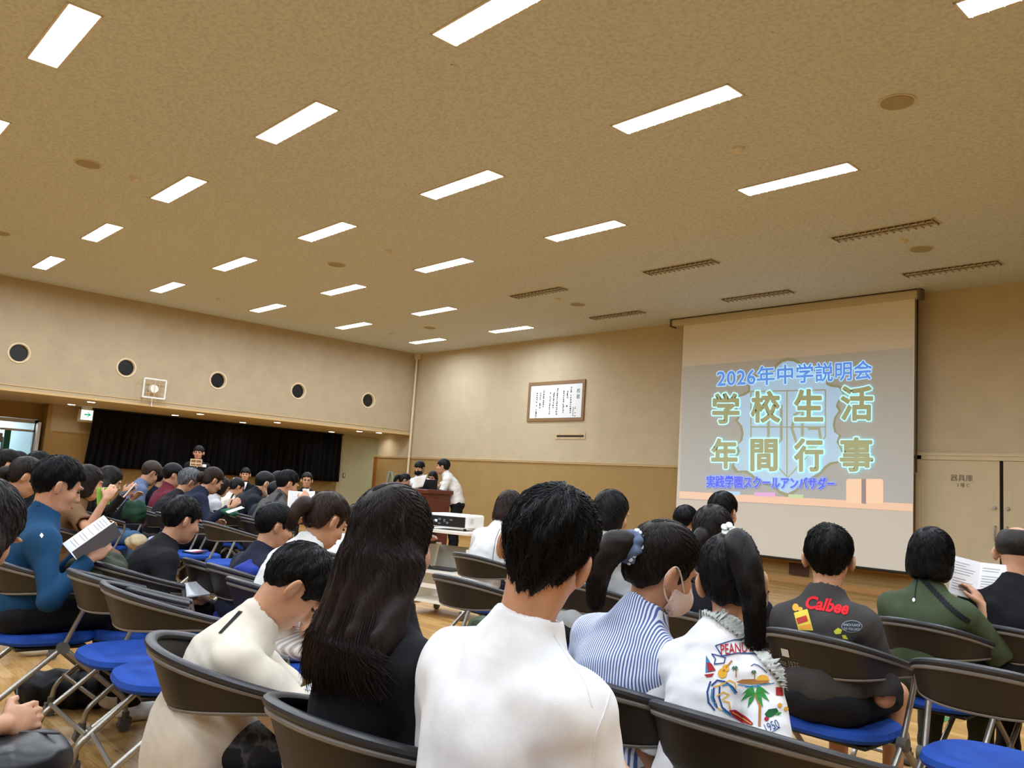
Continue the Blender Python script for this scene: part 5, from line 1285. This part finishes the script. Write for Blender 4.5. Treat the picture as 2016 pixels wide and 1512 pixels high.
# ------------------------------------------------------------------ prints, straps and trimmings lying on the clothes
def caster(o):
    me = o.data; V = np.empty(len(me.vertices)*3, np.float32); me.vertices.foreach_get('co', V)
    n = len(me.polygons); ls = np.empty(len(me.loops), np.int32); me.loops.foreach_get('vertex_index', ls)
    return BVHTree.FromPolygons([tuple(v) for v in V.reshape(-1, 3).tolist()], [tuple(q) for q in ls.reshape(n, -1).tolist()])
class Decal:
    def __init__(s, info, o): s.i = info; s.o = o; s.bvh = caster(o); s.c = info['l'](np.array([0, 0, CH]))
    def hit(s, px, py, off=.002):
        d = s.i['Rw'].T@ray(px, py)
        h, n, _, _ = s.bvh.ray_cast(Vector(s.c), Vector(d).normalized())
        if h is None: return None
        n = Vector(n)
        if n.dot(Vector(d)) > 0: n = -n
        return np.array(h+n*off)
    def mesh(s, name, V2, Fc, m, off=.002, maxlen=7):
        bm = bmesh.new(); vs = [bm.verts.new((x, y, 0)) for x, y in V2]
        for f in Fc:
            try: bm.faces.new([vs[i] for i in f])
            except ValueError: pass
        bmesh.ops.triangulate(bm, faces=bm.faces[:])
        for _ in range(5):
            es = [e for e in bm.edges if e.calc_length() > maxlen]
            if not es: break
            bmesh.ops.subdivide_edges(bm, edges=es, cuts=1, use_grid_fill=False); bmesh.ops.triangulate(bm, faces=[f for f in bm.faces if len(f.verts) > 3])
        bad = []
        for v in bm.verts:
            h = s.hit(v.co.x, v.co.y, off)
            if h is None: bad.append(v)
            else: v.co = h
        bmesh.ops.delete(bm, geom=bad, context='VERTS')
        me = bpy.data.meshes.new(name); bm.to_mesh(me); bm.free(); me.materials.append(m)
        return link(bpy.data.objects.new(name, me), s.o)
    def poly(s, name, pts, m, off=.002): return s.mesh(name, pts, [tuple(range(len(pts)))], m, off)
    def strokes(s, name, lines, w, m, off=.0026):
        V = []; Fc = []
        for ln in lines:
            for (x0, y0), (x1, y1) in zip(ln[:-1], ln[1:]):
                l = math.hypot(x1-x0, y1-y0)+1e-6; nx, ny = -(y1-y0)/l*w/2, (x1-x0)/l*w/2; ex, ey = (x1-x0)/l*w*.3, (y1-y0)/l*w*.3
                o = len(V); V += [(x0-ex+nx, y0-ey+ny), (x1+ex+nx, y1+ey+ny), (x1+ex-nx, y1+ey-ny), (x0-ex-nx, y0-ey-ny)]; Fc.append((o, o+1, o+2, o+3))
        return s.mesh(name, V, Fc, m, off, 9)
    def text(s, name, body, cx, cy, w, h, m, tilt=0.0, bold=.0, shear=0.0, off=.0028):
        V, Fc = text_mesh(body, 1, 0, bold, 'CENTER', 3); x0, x1 = V[:, 0].min(), V[:, 0].max(); z0, z1 = V[:, 1].min(), V[:, 1].max(); c, t = math.cos(tilt), math.sin(tilt); P2 = []
        for p in V:
            u = (p[0]-(x0+x1)/2)/(x1-x0)*w; v = -(p[1]-(z0+z1)/2)/(z1-z0)*h; u -= shear*v
            P2.append((cx+u*c-v*t, cy+u*t+v*c))
        return s.mesh(name, P2, Fc, m, off, 30)
def circ(cx, cy, rx, ry, n=18, a0=0, a1=360): return [(cx+rx*math.cos(math.radians(a0+(a1-a0)*k/n)), cy+ry*math.sin(math.radians(a0+(a1-a0)*k/n))) for k in range(n if a1-a0 >= 360 else n+1)]
INK = lambda n, c: mat('ink_'+n, c, .75, spec=.2)
def zz(*p): return [(1260+x/3.953, 1130+y/3.953) for x, y in p]
g = Decal(P['girl'], P['girl']['shirt'])
NV, RD, YL, GR, BR, TL, DG, WH = INK('navy', '#24457e'), INK('red', '#9e2430'), INK('yellow', '#d9a53a'), INK('green', '#2f8a3a'), INK('brown', '#a8743f'), INK('teal', '#2c7fa8'), INK('dark_green', '#1e5a34'), INK('cream', '#eee6d2')
g.strokes('banner', [zz((590, 560), (730, 515), (830, 518), (900, 540)), zz((590, 560), (640, 640)), zz((640, 640), (760, 618), (900, 625)), zz((560, 625), (620, 640), (665, 650), (655, 695), (580, 705), (590, 665), (560, 625))], 2.2, NV)
g.text('banner_lettering', 'PEANUTS', 1260+765/3.953, 1130+580/3.953, 69, 21, RD, -.09, .01)
g.poly('sail', zz((515, 635), (510, 770), (590, 755)), TL); g.poly('sail_stripe', zz((520, 690), (560, 700), (590, 752), (530, 765)), RD, .0026); g.poly('hull', zz((500, 785), (580, 775), (560, 800), (520, 805)), RD)
g.poly('guitar_body', zz(*circ(642, 775, 36, 38)), YL); g.poly('guitar_waist', zz(*circ(668, 735, 28, 28)), YL, .0024); g.strokes('guitar_neck', [zz((672, 730), (715, 680))], 3.4, BR); g.poly('sound_hole', zz(*circ(655, 752, 9, 9)), BR, .003)
g.poly('island', zz((750, 840), (800, 820), (880, 818), (990, 835), (1010, 850), (880, 858), (780, 852)), BR); g.poly('sun', zz(*circ(955, 832, 48, 46, 14, 180, 360)), YL, .0024)
g.strokes('sea_lines', [zz((760, 862), (860, 876), (1040, 850)), zz((820, 880), (940, 878))], 1.8, TL)
for x, y, k in ((740, 735, .5), (885, 765, .42), (900, 935, 1.9)):
    b_ = []
    for a in (-160, -125, -60, -20, 20, 60, 120, 165):
        c_, s_ = math.cos(math.radians(a)), math.sin(math.radians(a)); n_ = (-s_, c_)
        tip = (x+62*k*c_, y+62*k*s_*.75+18*k); mid = (x+34*k*c_, y+34*k*s_*.9-6*k)
        g.poly('palm_frond', zz((x, y), (mid[0]+n_[0]*9*k, mid[1]+n_[1]*9*k), tip, (mid[0]-n_[0]*9*k, mid[1]-n_[1]*9*k)), GR if k > 1 else DG, .0024)
    g.strokes('palm_trunk', [zz((x, y), (x+18*k, y+50*k), (x+16*k, y+130*k))], 1.4+2.2*k*.8, BR, .0022)
g.strokes('wave_blue', [zz((550, 840), (525, 920), (535, 1000), (580, 1060)), zz((560, 870), (600, 830), (660, 840), (720, 880), (750, 920)), zz((620, 880), (615, 960), (640, 1040), (700, 1090)), zz((575, 890), (570, 960), (600, 1040))], 3.4, NV)
g.strokes('wave_foam', [zz((580, 880), (640, 860), (700, 830), (740, 850), (745, 890)), zz((600, 950), (650, 920), (690, 940), (640, 980)), zz((650, 990), (690, 1000), (700, 1050)), zz((590, 1000), (600, 1040), (630, 1060))], 2.6, YL)
g.strokes('wave_teal', [zz((640, 870), (690, 860), (740, 930)), zz((560, 900), (555, 960), (585, 1030)), zz((640, 1060), (720, 1110))], 2.4, TL)
g.poly('surfboard', zz((690, 1060), (740, 1055), (830, 1110), (885, 1165), (870, 1178), (790, 1155), (720, 1110)), RD); g.strokes('surfboard_stripe', [zz((715, 1075), (800, 1120), (870, 1170))], 2.0, YL, .003)
g.poly('monstera_leaf', zz((970, 1090), (1000, 1055), (1060, 1045), (1075, 1070), (1040, 1105), (985, 1125)), DG); g.poly('pale_leaf', zz((1050, 1100), (1075, 1075), (1100, 1080), (1080, 1100)), GR)
for x, y, c_ in ((1022, 748, RD), (1085, 1022, YL), (1132, 1050, YL), (985, 1130, RD)): g.poly('flower', zz(*circ(x, y, 18, 17, 10)), c_)
g.poly('patterned_shorts', zz((1055, 880), (1100, 885), (1112, 950), (1055, 945)), RD); g.strokes('cloud', [zz((865, 720), (890, 705), (920, 715), (950, 735), (985, 770))], 1.8, NV)
g.text('year_lettering', '1950', 1260+1025/3.953, 1130+1185/3.953, 27, 17, NV, -.42); g.strokes('underline', [zz((985, 1258), (1085, 1195))], 1.4, NV)
def ruffle(dec, name, pts, wpx, m, amp=.012):
    P2 = spline([(x, y, 0) for x, y in pts], 14); V = []; n = len(P2); k = 9; rng = random.Random(3)
    for i, p in enumerate(P2):
        t = np.array(P2[min(i+1, n-1)])-np.array(P2[max(i-1, 0)]); t /= np.linalg.norm(t)+1e-9
        for j in range(k):
            u = j/(k-1)-.5; wob = 1+.25*math.sin(i*1.9+j)
            x, y = p[0]-t[1]*u*wpx*wob, p[1]+t[0]*u*wpx*wob
            h = dec.hit(x, y, .004+amp*(.5+.5*math.sin(i*2.1+j*1.3+rng.uniform(-.6, .6)))*(.5+abs(u)))
            V.append(h if h is not None else (V[-1] if V else (0, 0, 0)))
    o = mobj(name, V, [(i*k+j, (i+1)*k+j, (i+1)*k+j+1, i*k+j+1) for i in range(n-1) for j in range(k-1)], m, dec.o, True)
    return o
ruffle(g, 'tulle_strap', [(1386, 1196), (1412, 1210), (1440, 1232), (1475, 1262), (1510, 1300), (1540, 1335), (1557, 1362)], 25, fabric('tulle_grey', '#b9bdb8', .8, .1))
# flower clip and scrunchie
T = P['girl']['T']; hs_ = P['girl']['s']; cl = B()
for k in range(5): cl.disc(T(.006+.012*math.cos(k*1.257), -.098, .138+.012*math.sin(k*1.257)), P['girl']['R']@A(.2, -1, .5), .009, .005, 10)
cl.obj('flower_clip', mat('clip_white', '#dfe6e0', .3), P['girl']['hair'], True)
T = P['stripe']['T']; R_ = P['stripe']['R']; sc_ = S()
for k in range(9):
    a = k*2*math.pi/9; sc_.u(ell(T(.034*math.cos(a), -.125, .018+.034*math.sin(a)), (.020, .017, .017)), .008)
sc_.warp(wrinkle(5, .004, .03)); c_ = T(0, -.125, .018); V, Q = nets(sc_, c_-.08, c_+.08, .004)
so = npobj('scrunchie', V, Q, fabric('scrunchie_blue', '#5d6b88', .8, .2), P['stripe']['hair'])
lc_ = B()
for k in range(20):
    a = k*2*math.pi/20; lc_.disc(T(.049*math.cos(a)*.9, -.118+.008*math.sin(3*a), .018+.05*math.sin(a)), R_@A(0, 1, 0), .0075, .006, 8)
lc_.obj('lace_edge', mat('lace_white', '#e8ebf0', .7), so, True)
# charcoal T-shirt
c = Decal(P['calbee'], P['calbee']['shirt'])
CRD = INK('bright_red', '#d2222e'); c.text('red_lettering', 'Calbee', 1630, 1192, 86, 27, CRD, .16, .035, .18)
def z5(*p): return [(1516+x/4.032, 970+y/4.032) for x, y in p]
c.poly('chip_bag', z5((192, 955), (298, 925), (345, 1095), (228, 1090)), INK('bag_yellow', '#d6c34a')); c.poly('bag_panel', z5((210, 1000), (290, 975), (305, 1020), (225, 1045)), INK('bag_red', '#b03a34'), .003); c.poly('bag_picture', z5((225, 1060), (325, 1040), (335, 1085), (240, 1085)), INK('bag_orange', '#d9963a'), .003)
c.poly('chip', z5(*circ(205, 912, 26, 30)), INK('chip', '#d9a23e')); c.poly('chip', z5(*circ(240, 925, 22, 16)), INK('chip', '#d9a23e'))
c.poly('speech_oval', z5(*circ(650, 1062, 84, 48, 22)), INK('oval_line', '#9a9da2')); c.poly('oval_field', z5(*circ(650, 1062, 79, 43, 22)), INK('oval_dark', '#2c3440'), .003)
c.text('oval_lettering', 'WHICH FLAVOR', 1677, 1231, 34, 5, INK('oval_text', '#b9c0c8'), .03, off=.004); c.text('oval_lettering', 'DO YOU LIKE?', 1677, 1238.5, 32, 5, INK('oval_text', '#b9c0c8'), .03, off=.004)
c.poly('green_motif', z5((505, 1100), (540, 1072), (572, 1090), (560, 1120), (520, 1125)), INK('motif', '#c3c23f')); c.poly('green_motif', z5((570, 1130), (600, 1130), (620, 1165), (580, 1160)), INK('motif', '#c3c23f'))
# cream T-shirt stripe mark, teal sleeve mark, white T-shirt seams
b_ = Decal(P['beige'], P['beige']['shirt']); b_.poly('black_mark', [(430, 1247), (436, 1248), (478, 1205), (471, 1203)], INK('black', '#15161a'))
t_ = Decal(P['teal'], P['teal']['shirt']); t_.poly('sleeve_mark', [(78, 1054), (82, 1049), (86, 1054), (82, 1060)], INK('white', '#e4e8ec'))
def seam(dec, name, pts, r, m):
    q = [dec.hit(x, y, .0008) for x, y, _ in spline([(x, y, 0) for x, y in pts], 10)]; q = [h for h in q if h is not None]
    if len(q) > 3: B().tube(q, r, 6).obj(name, m, dec.o, True)
w_ = Decal(P['white'], P['white']['shirt']); wm = P['white']['shirt'].data.materials[0]
seam(w_, 'shoulder_seam', [(1090, 1250), (1115, 1290), (1150, 1340), (1166, 1392)], .0011, wm)
seam(w_, 'shoulder_seam', [(1205, 1350), (1190, 1400), (1172, 1450), (1168, 1505)], .0011, wm)
z_ = Decal(P['whitezip'], P['whitezip']['shirt']); z_.strokes('back_zip', [[(984, 1042), (976, 1062), (971, 1090), (968, 1124)]], 1.6, INK('zip', '#7d8288')); z_.poly('zip_tab', [(965, 1122), (971, 1122), (971, 1128), (965, 1128)], INK('white', '#e4e8ec'))
n_ = Decal(P['green'], P['green']['shirt']); BK = INK('strap', '#17181d')
ruffle(n_, 'bag_strap', [(1803, 1128), (1822, 1146), (1846, 1172), (1868, 1194), (1890, 1212), (1908, 1224)], 9, BK, .002)
n_.strokes('hanging_cord', [[(1806, 1142), (1803, 1160), (1801, 1180)]], 2.2, BK); n_.poly('cord_bead', circ(1800, 1182, 3, 4, 10), INK('white', '#e4e8ec'), .006)
p_ = Decal(P['polo'], P['polo']['shirt']); ruffle(p_, 'shoulder_strap', [(561, 965), (552, 973), (545, 983), (540, 992)], 6, BK, .002)
k_ = Decal(P['cream'], P['cream']['shirt']); ruffle(k_, 'shoulder_strap', [(464, 967), (458, 975), (454, 984)], 3, BK, .002)
T = P['cream']['T']; fb = S()
for k in range(4): fb.u(ell(T(.02*math.cos(k*1.57), -.10, .06+.02*math.sin(k*1.57)), (.018, .018, .018)), .006)
V, Q = nets(fb, T(0, -.1, .06)-.06, T(0, -.1, .06)+.06, .007); npobj('hair_ornament', V, Q, mat('ornament_pink', '#e2c9cc', .6), P['cream']['hair'])
# sticker and printed line on the back of the chair under the charcoal T-shirt
for o in bpy.data.objects:
    if o.name.startswith('folding_chair') and 'white sticker' in str(o.get('label', '')):
        bkp = [ch for ch in o.children if ch.name.startswith('backrest')][0]
        def onback(u, v): p = bk(u, v); c = np.array([p[0], p[1]-.1, 0]); c /= np.linalg.norm(c)+1e-9; return p+c*.0085
        B().add([onback(-.34, .45), onback(-.20, .45), onback(-.20, .66), onback(-.34, .66)], [(0, 1, 2, 3)]).obj('white_sticker', INK('sticker', '#cfccc2'), bkp)
        V, Fc = text_mesh('since 1975', 1, 0, 0, 'CENTER', 3); x0, x1 = V[:, 0].min(), V[:, 0].max(); z0, z1 = V[:, 1].min(), V[:, 1].max()
        B().add([onback(-.27+.40*((q[0]-x0)/(x1-x0)-.5), .93-.18*(q[1]-z0)/(z1-z0)) for q in V], Fc).obj('printed_line', INK('faint_text', '#7f7a72'), bkp)
